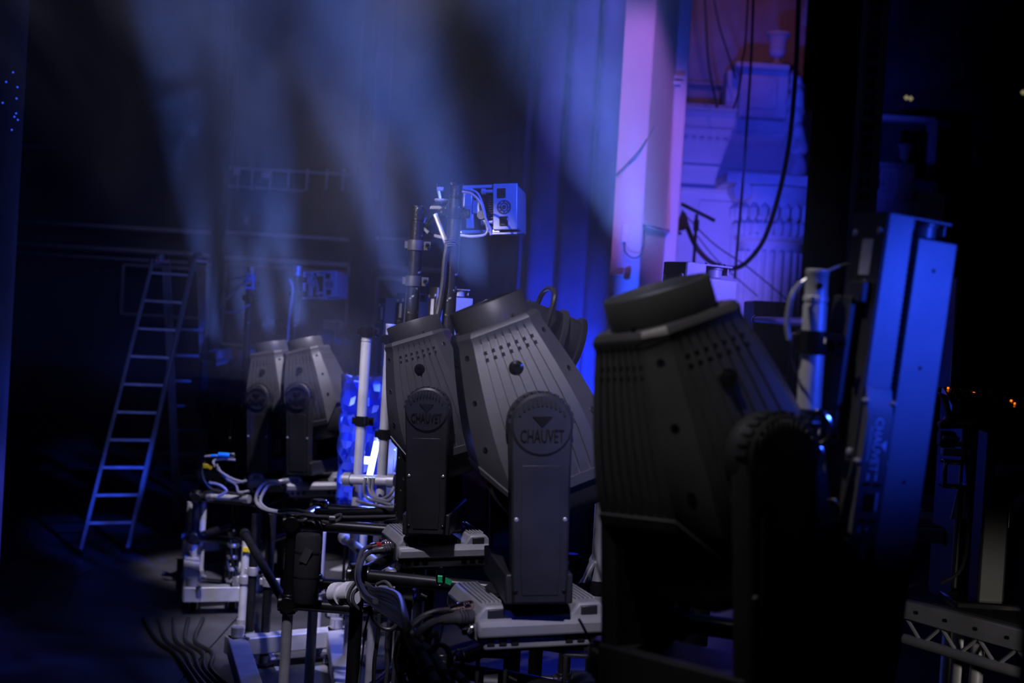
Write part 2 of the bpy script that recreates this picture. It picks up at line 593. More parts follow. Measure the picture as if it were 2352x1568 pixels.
# upper window: three dark panes in a pale frame
win = structure(MB().box(*pxbox(1562, -60, 1584, 146, D2 + 0.42, 0.06)).build('window_1', 'plaster_old'))
for (y0, y1) in ((-55, -14), (-8, 36), (42, 90), (96, 140)):
    MB().box(*pxbox(1564, y0, 1580, y1, D2 + 0.38, 0.05)).build('pane', 'gloss_black', win)
# pier block
pier = structure(MB().box(*pxbox(1700, 150, 1812, 270, D2 - 0.25, 0.7)).build('trim_pier', 'stone', bevel=0.02))
MB().box(*pxbox(1690, 143, 1816, 158, D2 - 0.35, 0.85)).build('pier_cap', 'stone', pier, bevel=0.02)
MB().box(*pxbox(1720, 175, 1786, 250, D2 - 0.27, 0.05)).build('pier_panel', 'stone', pier, bevel=0.012)
MB().box(*pxbox(1668, 160, 1700, 262, D2 - 0.05, 0.3)).build('pier_wing', 'stone', pier, bevel=0.02)


def urn(x, ytop, ybot, rpx, d, label, name='urn'):
    A, B = P(x, ytop, d), P(x, ybot, d)
    h, r = A.z - B.z, rpx / FPX * d
    t = thing(name, label, 'urn', (B.x, B.y, B.z))
    MB().lathe([(r * 0.55, 0), (r * 0.55, h * 0.05), (r * 0.25, h * 0.1), (r * 0.22, h * 0.18), (r * 0.5, h * 0.24), (r * 0.66, h * 0.36), (r * 0.68, h * 0.46)], 24).build('foot', 'stone', t)
    MB().lathe([(r * 0.68, h * 0.46), (r * 0.72, h * 0.47), (r * 0.64, h * 0.5), (r * 0.68, h * 0.72), (r * 0.85, h * 0.88), (r, h * 0.93), (r, h), (r * 0.85, h), (r * 0.6, h * 0.8)], 24).build('bowl', 'stone', t)


urn(1784, 76, 148, 29, D2 - 0.1, 'pale stone urn on the pier of the theatre box')
# fluted column with capital
cb = P(1770, 1000, D2 - 0.45)
ct = P(1770, 560, D2 - 0.45)
colm = structure(MB().lathe([(0.34, 0), (0.34, ct.z - cb.z)], 20, Matrix.Translation((ct.x, cb.y, cb.z))).build('pillar_round', 'stone'))
for k in range(12):
    t = PI + PI * (k + 0.5) / 12
    MB().cone((ct.x + 0.34 * math.cos(t), cb.y + 0.34 * math.sin(t), cb.z), (ct.x + 0.34 * math.cos(t), cb.y + 0.34 * math.sin(t), ct.z - 0.1), 0.03, n=6).build('flute', 'stone', colm)
cap = Matrix.Translation((ct.x, cb.y, ct.z))
MB().lathe([(0.34, 0), (0.40, 0.03), (0.40, 0.07), (0.35, 0.09), (0.37, 0.3), (0.5, 0.52), (0.5, 0.56)], 20, cap).build('capital', 'stone', colm)
for row, (rr, zz, n) in enumerate([(0.385, 0.14, 14), (0.43, 0.3, 12)]):
    for k in range(n):
        t = PI + PI * (k + 0.5 * row) / n
        MB().lathe([(0.01, -0.09), (0.05, -0.04), (0.05, 0.04), (0.0, 0.1)], 6, cap @ Matrix.Translation((rr * math.cos(t), rr * math.sin(t), zz))).build('acanthus_leaf', 'stone', colm)
for sx in (-1, 1):
    MB().lathe([(0.03, -0.05), (0.1, -0.05), (0.1, 0.05), (0.03, 0.05)], 12, cap @ Matrix.Translation((0.4 * sx, -0.36, 0.5)) @ Matrix.Rotation(PI / 2, 4, 'X')).build('volute', 'stone', colm)
MB().box((ct.x, cb.y, ct.z + 0.63), (1.15, 0.9, 0.12)).build('abacus', 'stone', colm, bevel=0.02)

# statue relief beside the pier: one figure with a rocky bracket below
sk = [(1830, 180, 14), (1830, 205, 12), (1828, 232, 22), (1832, 262, 24), (1838, 300, 20), (1826, 340, 24), (1838, 385, 20), (1822, 420, 22), (1836, 462, 18)]
bm = bmesh.new()
rr = random.Random(4)
for (x, y, r) in sk:
    q = P(x, y, D2 - 0.35)
    for e in range(3):
        m_ = Matrix.Translation(q + Vector((rr.uniform(-0.05, 0.05), rr.uniform(-0.06, 0.02), rr.uniform(-0.05, 0.05)))) @ Euler((rr.uniform(-.6, .6), rr.uniform(-.6, .6), 0)).to_matrix().to_4x4() @ Matrix.Diagonal((r / FPX * D2 * 0.8, 0.09, r / FPX * D2 * 1.15, 1))
        bmesh.ops.create_icosphere(bm, subdivisions=2, radius=1, matrix=m_)
me = bpy.data.meshes.new('statue')
bm.to_mesh(me)
bm.free()
me.materials.append(MATS['stone'])
st = bpy.data.objects.new('statue', me)
COL.objects.link(st)
rm = st.modifiers.new('fuse', 'REMESH')
rm.mode = 'VOXEL'
rm.voxel_size = 0.02
rm.use_smooth_shade = True
tag(st, 'pale carved figure relief on the corner right of the stone pier', 'statue')

# black masking flat and perforated tower right of the theatre box
A, B = P(1856, 400, 9.6), P(1962, 400, 9.6)
drape('stage_curtain', [(A.x, A.y), (B.x, B.y)], 8.6, 0.02, 'drape_black', 'tall black curtain between the theatre box and the perforated tower', 0.02, 0.3, seed=9)
A, B = P(1968, 300, 9.4), P(2018, 300, 9.4)
tw = structure(MB().box(((A.x + B.x) / 2, A.y, 4.0), (B.x - A.x, 0.16, 8.0)).build('pillar_tower', 'drape_grey'))
for k in range(16):
    for s_ in (-1, 1):
        q = P(1993 - 0.06 * (k * 32 - 330) + s_ * 7, -30 + k * 32, 9.3)
        MB().box((q.x, A.y - 0.08, q.z), (0.02, 0.02, 0.055)).build('slot', 'void', tw, bevel=0.004)

# far balcony: wall, balustrade, urn, door frame
D3 = 15.0
bal = structure(MB().box(*pxbox(1990, 440, 2160, 800, D3, 0.5)).build('wall_balcony', 'stone'))
MB().box(*pxbox(2000, 372, 2106, 384, D3 - 0.15, 0.4)).build('handrail', 'stone', bal, bevel=0.02)
MB().box(*pxbox(2055, 384, 2102, 460, D3 - 0.1, 0.45)).build('pier', 'stone', bal, bevel=0.02)
for k in range(5):
    q = P(2024 + k * 8, 440, D3 - 0.05)
    MB().lathe([(0.02, 0), (0.025, 0.03), (0.012, 0.08), (0.026, 0.16), (0.014, 0.27), (0.024, 0.3)], 8, Matrix.Translation(q)).build('baluster', 'stone', bal)
urn(2077, 332, 378, 17, D3 - 0.05, 'small dim blue stone urn on the far balcony rail')
wr2 = structure(MB().box(*pxbox(1990, -300, 2700, 1200, D3 + 1.6, 0.3)).build('wall_house', 'wall_dark'))
df = structure(MB().box(*pxbox(2136, 276, 2150, 410, D3 + 0.8, 0.2)).build('door_1', 'stone'))
MB().box(*pxbox(2020, 266, 2150, 278, D3 + 0.8, 0.2)).build('door_head', 'stone', df)
MB().box(*pxbox(2070, 300, 2136, 410, D3 + 0.9, 0.1)).build('door_leaf', 'gloss_black', df)
for (x, y, m) in [(2082, 224, 'led_warm'), (2092, 226, 'led_warm'), (2350, 212, 'led_warm')]:
    MB().lathe([(0, -0.03), (0.03, 0), (0, 0.03)], 8, Matrix.Translation(P(x, y, D3 + 0.5))).build('house_light', m, wr2)


# ------------------------------------------------------------------ moving head lights
def body_ring(k=0.30, ribs=7, gw=0.22):
    """unit octagon (half width 1, chamfer k) with groove columns on the four flats; returns (x, y, nx, ny, recess, facet)"""
    out = []
    for s in range(4):
        a = s * PI / 2
        ca, sa = math.cos(a), math.sin(a)
        us = [(-1.0, 0)]
        for r in range(ribs):
            c = -0.86 + 1.72 * (r + 0.5) / ribs
            w = 1.72 / ribs * gw / 2
            us += [(c - w, 0), (c - w * 0.8, 1), (c + w * 0.8, 1), (c + w, 0)]
        us.append((1.0, 0))
        for u, rec in us:
            x, y = 1.0, u * (1 - k)
            out.append((x * ca - y * sa, x * sa + y * ca, ca, sa, rec, s))
    return out


PROFILE = [(0.300, 0.119), (0.291, 0.127), (0.283, 0.129), (0.268, 0.127), (0.255, 0.131), (0.20, 0.146), (0.13, 0.163), (0.06, 0.178), (0.0, 0.188), (-0.05, 0.193), (-0.10, 0.194), (-0.16, 0.190), (-0.205, 0.182)]


def prof_r(z):
    for (z0, r0), (z1, r1) in zip(PROFILE, PROFILE[1:]):
        if z1 <= z <= z0:
            return r0 + (r1 - r0) * (z0 - z) / (z0 - z1)
    return PROFILE[-1][1]


def bottom_z(rx, ry):
    ax, ay = abs(rx), abs(ry)
    if ay > ax and ax < 0.72:
        return -0.205                   # cheeks beside the arms run on down
    if ax > ay and ay < 0.72:
        return -0.085
    return -0.045                       # corner posts end high


def make_head():
    root = thing('moving_head_light', 'proto', 'stage light')
    # ---- base
    b = MB()
    b.box((0, 0, 0.05), (0.34, 0.36, 0.055))
    for sx in (-1, 1):
        pl = [(-.195, .05), (-.085, .05), (-.078, .112), (-.105, .150), (-.170, .150), (-.195, .118)]
        if sx > 0:
            pl = [(-x, z) for x, z in reversed(pl)]
        # prism runs along Y: local (x, z) -> polygon, extrude along -Y
        b.prism(pl, -0.185, 0.185, Matrix(((1, 0, 0, 0), (0, 0, -1, 0), (0, 1, 0, 0), (0, 0, 0, 1))))
    base = b.build('base', 'base', root, bevel=0.008)
    h = MB()
    for sy in (-1, 1):
        pl = [(-.205, .062), (-.150, .062), (-.150, .105), (-.165, .116), (-.195, .114), (-.208, .095)]
        if sy > 0:
            pl = [(-x, z) for x, z in reversed(pl)]
        hb = MB().prism(pl, -0.193, 0.193, Matrix(((0, 0, 1, 0), (1, 0, 0, 0), (0, 1, 0, 0), (0, 0, 0, 1))))
        hb.build('handle_bar', 'base', base, bevel=0.010, segs=3)
    for sx in (-1, 1):
        for r in range(5):
            x = sx * (0.165 - r * 0.013)
            MB().box((x, 0.005, 0.151), (0.006, 0.30, 0.010)).build('rib', 'base', base, bevel=0.002, segs=1)
        for sy in (-1, 1):
            MB().box((sx * 0.137, sy * 0.178, 0.126), (0.05, 0.02, 0.03)).build('grip_pocket', 'shell_dark', base, bevel=0.004)
    fins = MB()
    for r in range(15):
        fins.box((-0.072 + r * 0.0103, 0, 0.102), (0.004, 0.29, 0.05))
    fins.build('cooling_fins', 'void', base, kind='stuff')
    lo = MB().box((0, 0, 0.025), (0.30, 0.30, 0.03)).build('bottom_tray', 'shell_dark', base, bevel=0.006)
    for sy in (-1, 1):
        for k in range(3):
            for sx in (-1, 1):
                MB().box((sx * (0.15 - k * 0.035), sy * 0.178, 0.055), (0.022, 0.012, 0.04)).build('air_slot', 'void', base, bevel=0.002, segs=1)
    for sx in (-1, 1):
        for sy in (-1, 1):
            MB().lathe([(0.018, 0), (0.02, 0.004), (0.02, 0.016)], 12, Matrix.Translation((sx * 0.12, sy * 0.13, 0))).build('foot', 'shell_dark', base)
    # connector end
    MB().box((-0.197, 0, 0.085), (0.008, 0.30, 0.07)).build('connector_plate', 'shell_dark', base, bevel=0.002)
    for k, y in enumerate((-0.11, -0.065, -0.015, 0.035, 0.09)):
        rr = 0.016 if k else 0.019
        MB().lathe([(rr + 0.004, 0), (rr + 0.004, 0.006), (rr, 0.008), (rr, 0.018), (rr * 0.7, 0.018), (rr * 0.7, 0.004)], 14,
                   Matrix.Translation((-0.2, y, 0.088)) @ Matrix.Rotation(-PI / 2, 4, 'Y')).build('socket', 'steel' if k % 2 else 'gloss_black', base)
    # ---- yoke
    y = MB().box((0, 0, 0.205), (0.19, 0.50, 0.085))
    y.lathe([(0.11, 0), (0.12, 0.01), (0.12, 0.02)], 28, Matrix.Translation((0, 0, 0.145)))
    yoke = y.build('yoke', 'shell_dark', root, bevel=0.012)
    PZ = 0.662
    A = Matrix(((1, 0, 0, 0), (0, 0, -1, 0), (0, 1, 0, 0), (0, 0, 0, 1)))        # (x, y, h) -> (x, -h, y)
    for s in (-1, 1):
        r = 0.088
        pl = [(-0.076, 0.165), (0.076, 0.165), (0.080, 0.25), (0.083, 0.5)]
        pl += [(r * math.cos(t), PZ + r * math.sin(t)) for t in [PI * q / 20 for q in range(0, 21)]]
        pl += [(-0.083, 0.5), (-0.080, 0.25)]
        T = A if s < 0 else Matrix.Rotation(PI, 4, 'Z') @ A
        arm = MB().prism(pl, 0.205, 0.262, T).build('yoke_arm', 'arm', yoke, bevel=0.007)
        # hub: ridged drum round the pivot
        hub = MB().lathe([(0.07, 0.185), (0.088, 0.187), (0.092, 0.195), (0.092, 0.225), (0.088, 0.240), (0.088, 0.262), (0.080, 0.268), (0, 0.268)], 40,
                         T @ Matrix.Translation((0, PZ, 0)))
        for q in range(13):
            t = PI * (q + 0.5) / 13
            hub.box((0.0905 * math.cos(t), PZ + 0.0905 * math.sin(t), 0.245), (0.006, 0.012, 0.034), T, Matrix.Rotation(t, 4, 'Z'))
        hub.build('arm_hub', 'arm', yoke)
        # slatted crescent above the lettering
        for q in range(-5, 6):
            x = q * 0.0125
            top = math.sqrt(max(0.0, 0.076 ** 2 - x * x))
            bot = math.sqrt(max(0.0, 0.052 ** 2 - x * x * 0.55)) if abs(x) < 0.07 else 0
            if top - bot > 0.006:
                MB().box((x, PZ + (top + bot) / 2, 0.270), (0.006, top - bot, 0.006), T).build('slat', 'emboss', yoke, bevel=0.0015, segs=1)
        MB().text('CHAUVET', 0.0335, 0.0035, T @ Matrix.Translation((0, PZ - 0.032, 0.2685)) @ Matrix.Diagonal((0.82, 1.55, 1, 1))).build('lettering', 'gloss_black', yoke)
        MB().prism([(-0.028, 0.03), (0, 0.0), (0.028, 0.03)], 0.264, 0.272, T @ Matrix.Translation((0, PZ - 0.006, 0))).build('emblem', 'gloss_black', yoke)
        for (sx, z) in ((-1, 0.2), (1, 0.2), (-1, 0.40), (1, 0.40), (-1, PZ + 0.002), (1, PZ + 0.002)):
            MB().lathe([(0.0065, 0.26), (0.0065, 0.2632), (0.004, 0.265), (0, 0.265)], 10, T @ Matrix.Translation((sx * 0.068, z, 0))).build('screw', 'steel' if z > 0.3 else 'gloss_black', yoke)
        MB().prism([(-0.05, 0.19), (0.05, 0.19), (0.055, 0.26), (0.055, 0.55), (-0.055, 0.55), (-0.055, 0.26)], 0.262, 0.2645, T).build('arm_cover', 'arm', yoke, bevel=0.002)
    # ---- head
    ring = body_ring()
    n = len(ring)
    vs, fs = [], []
    ts = [0, 0.012, 0.03, 0.05, 0.08, 0.13, 0.2, 0.32, 0.45, 0.58, 0.7, 0.82, 0.9, 0.94, 0.945, 1.0]
    for i, t in enumerate(ts):
        for (x, yy, nx, ny, rec, s) in ring:
            zb = bottom_z(x, yy)
            z = PROFILE[0][0] + t * (zb - PROFILE[0][0])
            r = prof_r(z)
            g = 0.0055 if 0.06 < t < 0.93 else 0.0
            if t > 0.942:
                r += 0.004
            vs.append((x * r - nx * rec * g, yy * r - ny * rec * g, z))
    m = len(ts)
    for i in range(m - 1):
        for k in range(n):
            fs.append((i * n + (k + 1) % n, i * n + k, (i + 1) * n + k, (i + 1) * n + (k + 1) % n))
    fs.append(tuple(range(n)))
    hd = MB().add(vs, fs)
    head = hd.build('head', 'shell', root, angle=25, loc=(0, 0, PZ))
    # rear cover under the stepped edge
    ring2 = [(1, -0.68), (1, 0.68), (0.68, 1), (-0.68, 1), (-1, 0.68), (-1, -0.68), (-0.68, -1), (0.68, -1)]
    vs, fs = [], []
    secs = [(-0.02, 0.17), (-0.10, 0.180), (-0.16, 0.178), (-0.215, 0.166), (-0.26, 0.148), (-0.285, 0.128), (-0.295, 0.10)]
    for z, r in secs:
        vs += [(x * r, q * r, z) for x, q in ring2]
    for i in range(len(secs) - 1):
        for k in range(8):
            fs.append((i * 8 + (k + 1) % 8, i * 8 + k, (i + 1) * 8 + k, (i + 1) * 8 + (k + 1) % 8))
    fs += [tuple(range(8)), tuple((len(secs) - 1) * 8 + k for k in range(7, -1, -1))]
    MB().add(vs, fs).build('rear_cover', 'shell_dark', head, bevel=0.006)
    # front ring and lens
    MB().lathe([(0.108, 0.295), (0.113, 0.300), (0.1125, 0.362), (0.110, 0.365), (0.104, 0.365), (0.100, 0.350), (0.100, 0.300)], 48).build('front_ring', 'shell', head, angle=40)
    MB().lathe([(0.0, 0.356), (0.05, 0.354), (0.08, 0.349), (0.1, 0.340), (0.1, 0.325), (0, 0.325)], 32).build('lens', 'lens', head)
    for s in range(4):
        a = s * PI / 2
        Rz = Matrix.Rotation(a, 4, 'Z')
        for r in range(7):                      # two rows of air holes under the collar
            for q in range(2):
                z = 0.232 - q * 0.020
                w = 0.012 if s % 2 else 0.007
                rr = prof_r(z)
                u = (-0.86 + 1.72 * (r + 0.5) / 7) * 0.7 * rr
                MB().box((rr - 0.0005, u + 0.006, z), (0.004, w * 0.7, 0.011), Rz).build('air_hole', 'void', head)
        for z in (0.235, 0.11, -0.022):          # screws on the corner posts
            rr = prof_r(z) * 0.85 * math.sqrt(2)
            MB().lathe([(0.0085, 0.0), (0.0085, 0.002), (0.0055, 0.0022), (0.0055, 0.0008), (0, 0.0008)], 10,
                       Rz @ Matrix.Rotation(PI / 4, 4, 'Z') @ Matrix.Translation((rr, 0, z)) @ Matrix.Rotation(PI / 2 - 0.12, 4, 'Y')).build('screw', 'chrome', head)
        MB().box((0.1135, 0.05, 0.302), (0.008, 0.006, 0.016), Rz).build('ring_clip', 'void', head)
    for s in (-1, 1):
        T = A if s < 0 else Matrix.Rotation(PI, 4, 'Z') @ A
        zk = 0.165
        k = MB().lathe([(0.021, -0.004), (0.021, 0.006), (0.014, 0.008), (0.014, 0.014), (0.009, 0.015), (0.009, 0.008), (0, 0.008)], 20,
                       T @ Matrix.Translation((0, zk, prof_r(zk))))
        k.box((-0.006, zk - 0.026, prof_r(zk) + 0.002), (0.005, 0.018, 0.005), T)
        k.box((0.006, zk - 0.026, prof_r(zk) + 0.002), (0.005, 0.018, 0.005), T)
        k.build('lock_knob', 'gloss_black', head)
        # raised lettering on the two free sides of the rear cover
        Q = Matrix.Rotation(s * PI / 2, 4, 'Z') @ A
        MB().text('MAVERICK', 0.036, 0.003, Q @ Matrix.Translation((0, -0.128, 0.181)) @ Matrix.Diagonal((1.0, 1.2, 1, 1))).build('lettering', 'emboss', head)
    return root


LEAN = Matrix.Rotation(R(-2.8), 4, 'Y')


def set_head(root, px, py, d, base_yaw, yoke_yaw, tilt, label):
    root.location = P(px, py, d)
    root.rotation_euler = (LEAN @ Matrix.Rotation(R(base_yaw), 4, 'Z')).to_euler()
    y = child(root, 'yoke')
    h = child(root, 'head')
    y.rotation_euler = (0, 0, R(yoke_yaw - base_yaw))
    h.rotation_euler = (Matrix.Rotation(R(yoke_yaw - base_yaw), 4, 'Z') @ Matrix.Rotation(R(-tilt), 4, 'Y')).to_euler()
    root['label'] = label
    root['group'] = 'moving head lights in a row'
    return root


def head_beam(px, py, d, yoke_yaw, tilt, energy, angle, color=(0.155, 0.275, 1.0), blend=0.75):
    """the lamp's own light, from its lens"""
    M = Matrix.Translation(P(px, py, d)) @ LEAN @ Matrix.Translation((0, 0, 0.662)) @ Matrix.Rotation(R(yoke_yaw), 4, 'Z') @ Matrix.Rotation(R(-tilt), 4, 'Y')
    a = M @ Vector((0, 0, 0.375))
    b = M @ Vector((0, 0, 2.0))
    o = spot(a, b, color, energy, angle, blend, 0.06, 1.0)
    o.data.name = o.name = 'head_beam'
    return o


HEADS = [
    # px, py, d, base yaw, yoke yaw, tilt, beam energy, beam angle, label
    (1206, 1474, 4.2, 15, 8, 21, 1800, 26, 'grey moving head light with its cabled base in full view below it'),
    (1609, 1790, 2.92, 15, 29, 19, 1700, 40, 'largest, nearly black moving head light standing nearest, left of the thick silver post'),
    (1000, 1298, 5.9, 15, -6, 17, 1800, 24, 'black moving head light between the silver posts and the grey moving head'),
    (722, 1140, 9.2, 12, -17, 13, 1900, 20, 'ribbed grey moving head light at the right of the far pair'),
    (634, 1130, 9.7, 12, -20, 8, 1900, 20, 'ribbed grey moving head light at the left of the far pair, pale corner strip'),
    (578, 1125, 10.4, 12, -10, 7, 1500, 18, 'black moving head light with its open lens showing behind the far pair'),
    (512, 1110, 10.9, 12, 20, 9, 7000, 15, 'dark moving head light beside the ladder, farthest of its row, throwing a blue beam'),
]
proto = make_head()
for i, (px, py, d, by, yy, tl, en, an, lb) in enumerate(HEADS):
    hd_ = proto if i == 0 else copy_tree(proto)
    LEAN = Matrix.Rotation(R(-2.8), 4, 'Y') @ Matrix.Rotation(R(-4.5 if i == 1 else 0), 4, 'X')
    set_head(hd_, px, py, d, by, yy, tl, lb)
    head_beam(px, py, d, yy, tl, en, an)


# ------------------------------------------------------------------ upright LED battens
def make_batten(L=1.15):
    root = thing('led_batten', 'proto', 'stage light')
    # control housing: left side dark, front pale
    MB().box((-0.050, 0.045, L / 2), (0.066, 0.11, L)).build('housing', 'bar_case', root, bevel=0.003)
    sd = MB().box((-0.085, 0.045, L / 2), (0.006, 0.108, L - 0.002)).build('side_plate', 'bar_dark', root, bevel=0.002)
    for (yy, z) in ((0.005, L - 0.04), (0.085, L - 0.045), (0.005, L - 0.5), (0.085, L - 0.5)):
        MB().lathe([(0.008, 0), (0.008, 0.004), (0.005, 0.006), (0, 0.006)], 12, Matrix.Translation((-0.088, yy, z)) @ Matrix.Rotation(-PI / 2, 4, 'Y')).build('screw', 'steel', sd)
    MB().box((-0.0885, 0.04, L - 0.095), (0.002, 0.035, 0.075)).build('label', 'label_white', sd)
    # stepped control panel
    z0 = L - 0.42
    pn = MB().prism([(-0.004, 0.06), (-0.022, 0.0), (-0.022, -0.48), (-0.004, -0.52)], -0.034, 0.034,
                    Matrix.Translation((-0.050, -0.008, z0)) @ Matrix(((0, 0, 1, 0), (1, 0, 0, 0), (0, 1, 0, 0), (0, 0, 0, 1)))).build('control_panel', 'bar_panel', root, bevel=0.002)
    F = Matrix.Translation((-0.050, -0.0305, z0)) @ Matrix(((1, 0, 0, 0), (0, 0, -1, 0), (0, 1, 0, 0), (0, 0, 0, 1)))
    V = Matrix.Rotation(-PI / 2, 4, 'Z')
    MB().text('CHAUVET', 0.030, 0.0006, F @ Matrix.Translation((-0.002, -0.058, 0)) @ V @ Matrix.Diagonal((0.84, 1.0, 1, 1))).build('lettering', 'print', pn)
    MB().text('PROFESSIONAL', 0.011, 0.0006, F @ Matrix.Translation((-0.020, -0.058, 0)) @ V).build('lettering', 'print', pn)
    MB().prism([(0.010, -0.058), (0.023, -0.070), (0.023, -0.046)], -0.0004, 0.0008, F).build('emblem', 'print', pn)
    for x, y, w in ((-0.012, -0.125, 0.014), (0.008, -0.125, 0.014), (0.018, -0.175, 0.038), (-0.016, -0.235, 0.014), (0.004, -0.232, 0.008)):
        MB().box((x, y, 0), (0.005, w, 0.001), F).build('legend', 'print', pn)
    for x in (-0.018, -0.008, 0.008, 0.018):
        for y in (-0.140, -0.215):
            MB().lathe([(0.004, -0.001), (0.004, 0.003), (0, 0.003)], 10, F @ Matrix.Translation((x, y, 0))).build('button', 'gloss_black', pn)
    MB().box((-0.002, -0.178, 0), (0.028, 0.038, 0.002), F).build('display', 'gloss_black', pn, bevel=0.0008, segs=1)
    MB().text('COLORado PXL Bar', 0.013, 0.0006, F @ Matrix.Translation((0.002, -0.315, 0)) @ V).build('lettering', 'print', pn)
    for x in (-0.034, 0.034):
        for y in (0.03, -0.095, -0.26, -0.40):
            MB().lathe([(0.0055, -0.012), (0.0055, 0.003), (0.003, 0.005), (0, 0.005)], 10, F @ Matrix.Translation((x, y, -0.006))).build('screw', 'steel', pn)
    # swivelling light head on end brackets
    hm = MB().prism([(-0.005, -0.015), (0.098, -0.015), (0.106, 0.005), (0.106, 0.085), (-0.005, 0.085)], 0.035, L - 0.042)
    head = hm.build('light_head', 'bar_case', root, bevel=0.003)
    fr = MB().box((0.050, 0.088, L / 2), (0.095, 0.006, L - 0.12)).build('front_glass', 'gloss_black', head)
    vents = MB()
    k = int((L - 0.16) / 0.012)
    for q in range(k):
        z = 0.08 + q * 0.012
        vents.box((0.1062, 0.012, z), (0.003, 0.010, 0.006))
        vents.box((0.1062, 0.028, z), (0.003, 0.010, 0.006))
        vents.box((-0.0052, 0.000, z), (0.003, 0.012, 0.006))
    vents.build('vents', 'void', head, kind='stuff')
    for z in (L - 0.075, L - 0.28, L - 0.52, L - 0.76):
        MB().lathe([(0.0055, 0), (0.0055, 0.004), (0.003, 0.006), (0, 0.006)], 10, Matrix.Translation((0.105, 0.02, z)) @ Matrix.Rotation(PI / 2, 4, 'Y')).build('screw', 'steel', head)
        MB().lathe([(0.004, 0), (0.004, 0.001), (0, 0.001)], 10, Matrix.Translation((0.045, -0.0155, z - 0.03)) @ Matrix.Rotation(PI / 2, 4, 'X')).build('hole', 'void', head)
    for z, s in ((L, 1), (0, -1)):
        br = MB().box((0.035, 0.045, z - s * 0.003), (0.105, 0.095, 0.006))
        br.box((0.085, 0.045, z - s * 0.015), (0.006, 0.06, 0.026))
        br.box((-0.012, 0.045, z - s * 0.015), (0.006, 0.095, 0.026))
        bo = br.build('end_bracket', 'bar_case', root, bevel=0.0015, segs=1)
        MB().lathe([(0.026, 0), (0.026, 0.022), (0.030, 0.024), (0.030, 0.030)], 24, Matrix.Translation((0.045, 0.035, z - s * 0.006 - (0.030 if s > 0 else 0)))).build('hub', 'bar_case', bo)
        for q in range(4):
            MB().lathe([(0.004, 0), (0.004, 0.003), (0, 0.004)], 8, Matrix.Translation((-0.01 + q * 0.022, 0.0, z))).build('screw', 'chrome', bo)
    # rear bracket arm
    arm = MB().box((-0.105, 0.06, L - 0.33), (0.03, 0.06, 0.30)).build('mount_rail', 'bar_dark', root, bevel=0.004)
    MB().box((-0.098, 0.035, L - 0.17), (0.026, 0.05, 0.045)).build('bracket', 'bar_dark', arm, bevel=0.004)
    MB().lathe([(0.013, 0), (0.013, 0.008), (0.008, 0.014), (0, 0.015)], 14, Matrix.Translation((-0.098, 0.03, L - 0.155)) @ Matrix.Rotation(PI / 2, 4, 'X')).build('bolt', 'chrome', arm)
    return root


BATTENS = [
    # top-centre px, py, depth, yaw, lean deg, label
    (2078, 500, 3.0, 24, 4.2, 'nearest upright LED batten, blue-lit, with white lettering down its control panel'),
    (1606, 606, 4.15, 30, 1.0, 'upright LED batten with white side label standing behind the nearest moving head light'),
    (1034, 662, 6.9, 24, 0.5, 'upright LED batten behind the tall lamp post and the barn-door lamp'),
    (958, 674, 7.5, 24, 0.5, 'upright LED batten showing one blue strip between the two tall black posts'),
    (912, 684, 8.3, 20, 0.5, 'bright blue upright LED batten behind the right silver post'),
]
bproto = make_batten()
for i, (px, py, d, yaw, lean, lb) in enumerate(BATTENS):
    o = bproto if i == 0 else copy_tree(bproto)
    top = P(px, py, d)
    Mr = Matrix.Rotation(R(lean), 4, 'Y') @ Matrix.Rotation(R(yaw), 4, 'Z')
    o.location = top - Mr @ Vector((0.0, 0.045, 1.15))
    o.rotation_euler = Mr.to_euler()
    tag(o, lb, None, 'upright LED battens')
    foot_z = o.location.z
    MB().box((0.0, 0.06, -foot_z / 2 - 0.01), (0.05, 0.05, foot_z - 0.03)).box((0.0, 0.06, -foot_z + 0.012), (0.3, 0.3, 0.02)).build('stand', 'bar_dark', o)


# ------------------------------------------------------------------ posts, frames, clamps
def clamp(par, c, r, ax='Z', m='gloss_black', name='clamp'):
    """half coupler: hinged band round the pipe, side lug, eye bolt and wing nut"""
    T = Matrix.Translation(c)
    if ax == 'X':
        T = T @ Matrix.Rotation(PI / 2, 4, 'Y')
    if ax == 'Y':
        T = T @ Matrix.Rotation(PI / 2, 4, 'X')
    b = MB().lathe([(r + 0.001, -0.024), (r + 0.008, -0.024), (r + 0.009, 0), (r + 0.008, 0.024), (r + 0.001, 0.024)], 18, T, closed=True)
    b.box((r + 0.02, -0.004, 0), (0.034, 0.022, 0.040), T)
    b.box((-r - 0.012, 0, 0), (0.018, 0.03, 0.034), T)
    o = b.build(name, m, par, bevel=0.002, segs=1)
    MB().cone((r + 0.024, -0.035, 0), (r + 0.024, 0.02, 0), 0.006, n=8, M=T).cone((r + 0.024, -0.035, 0), (r + 0.024, -0.026, 0), 0.013, n=6, M=T).build('bolt', 'chrome', o)
    return o


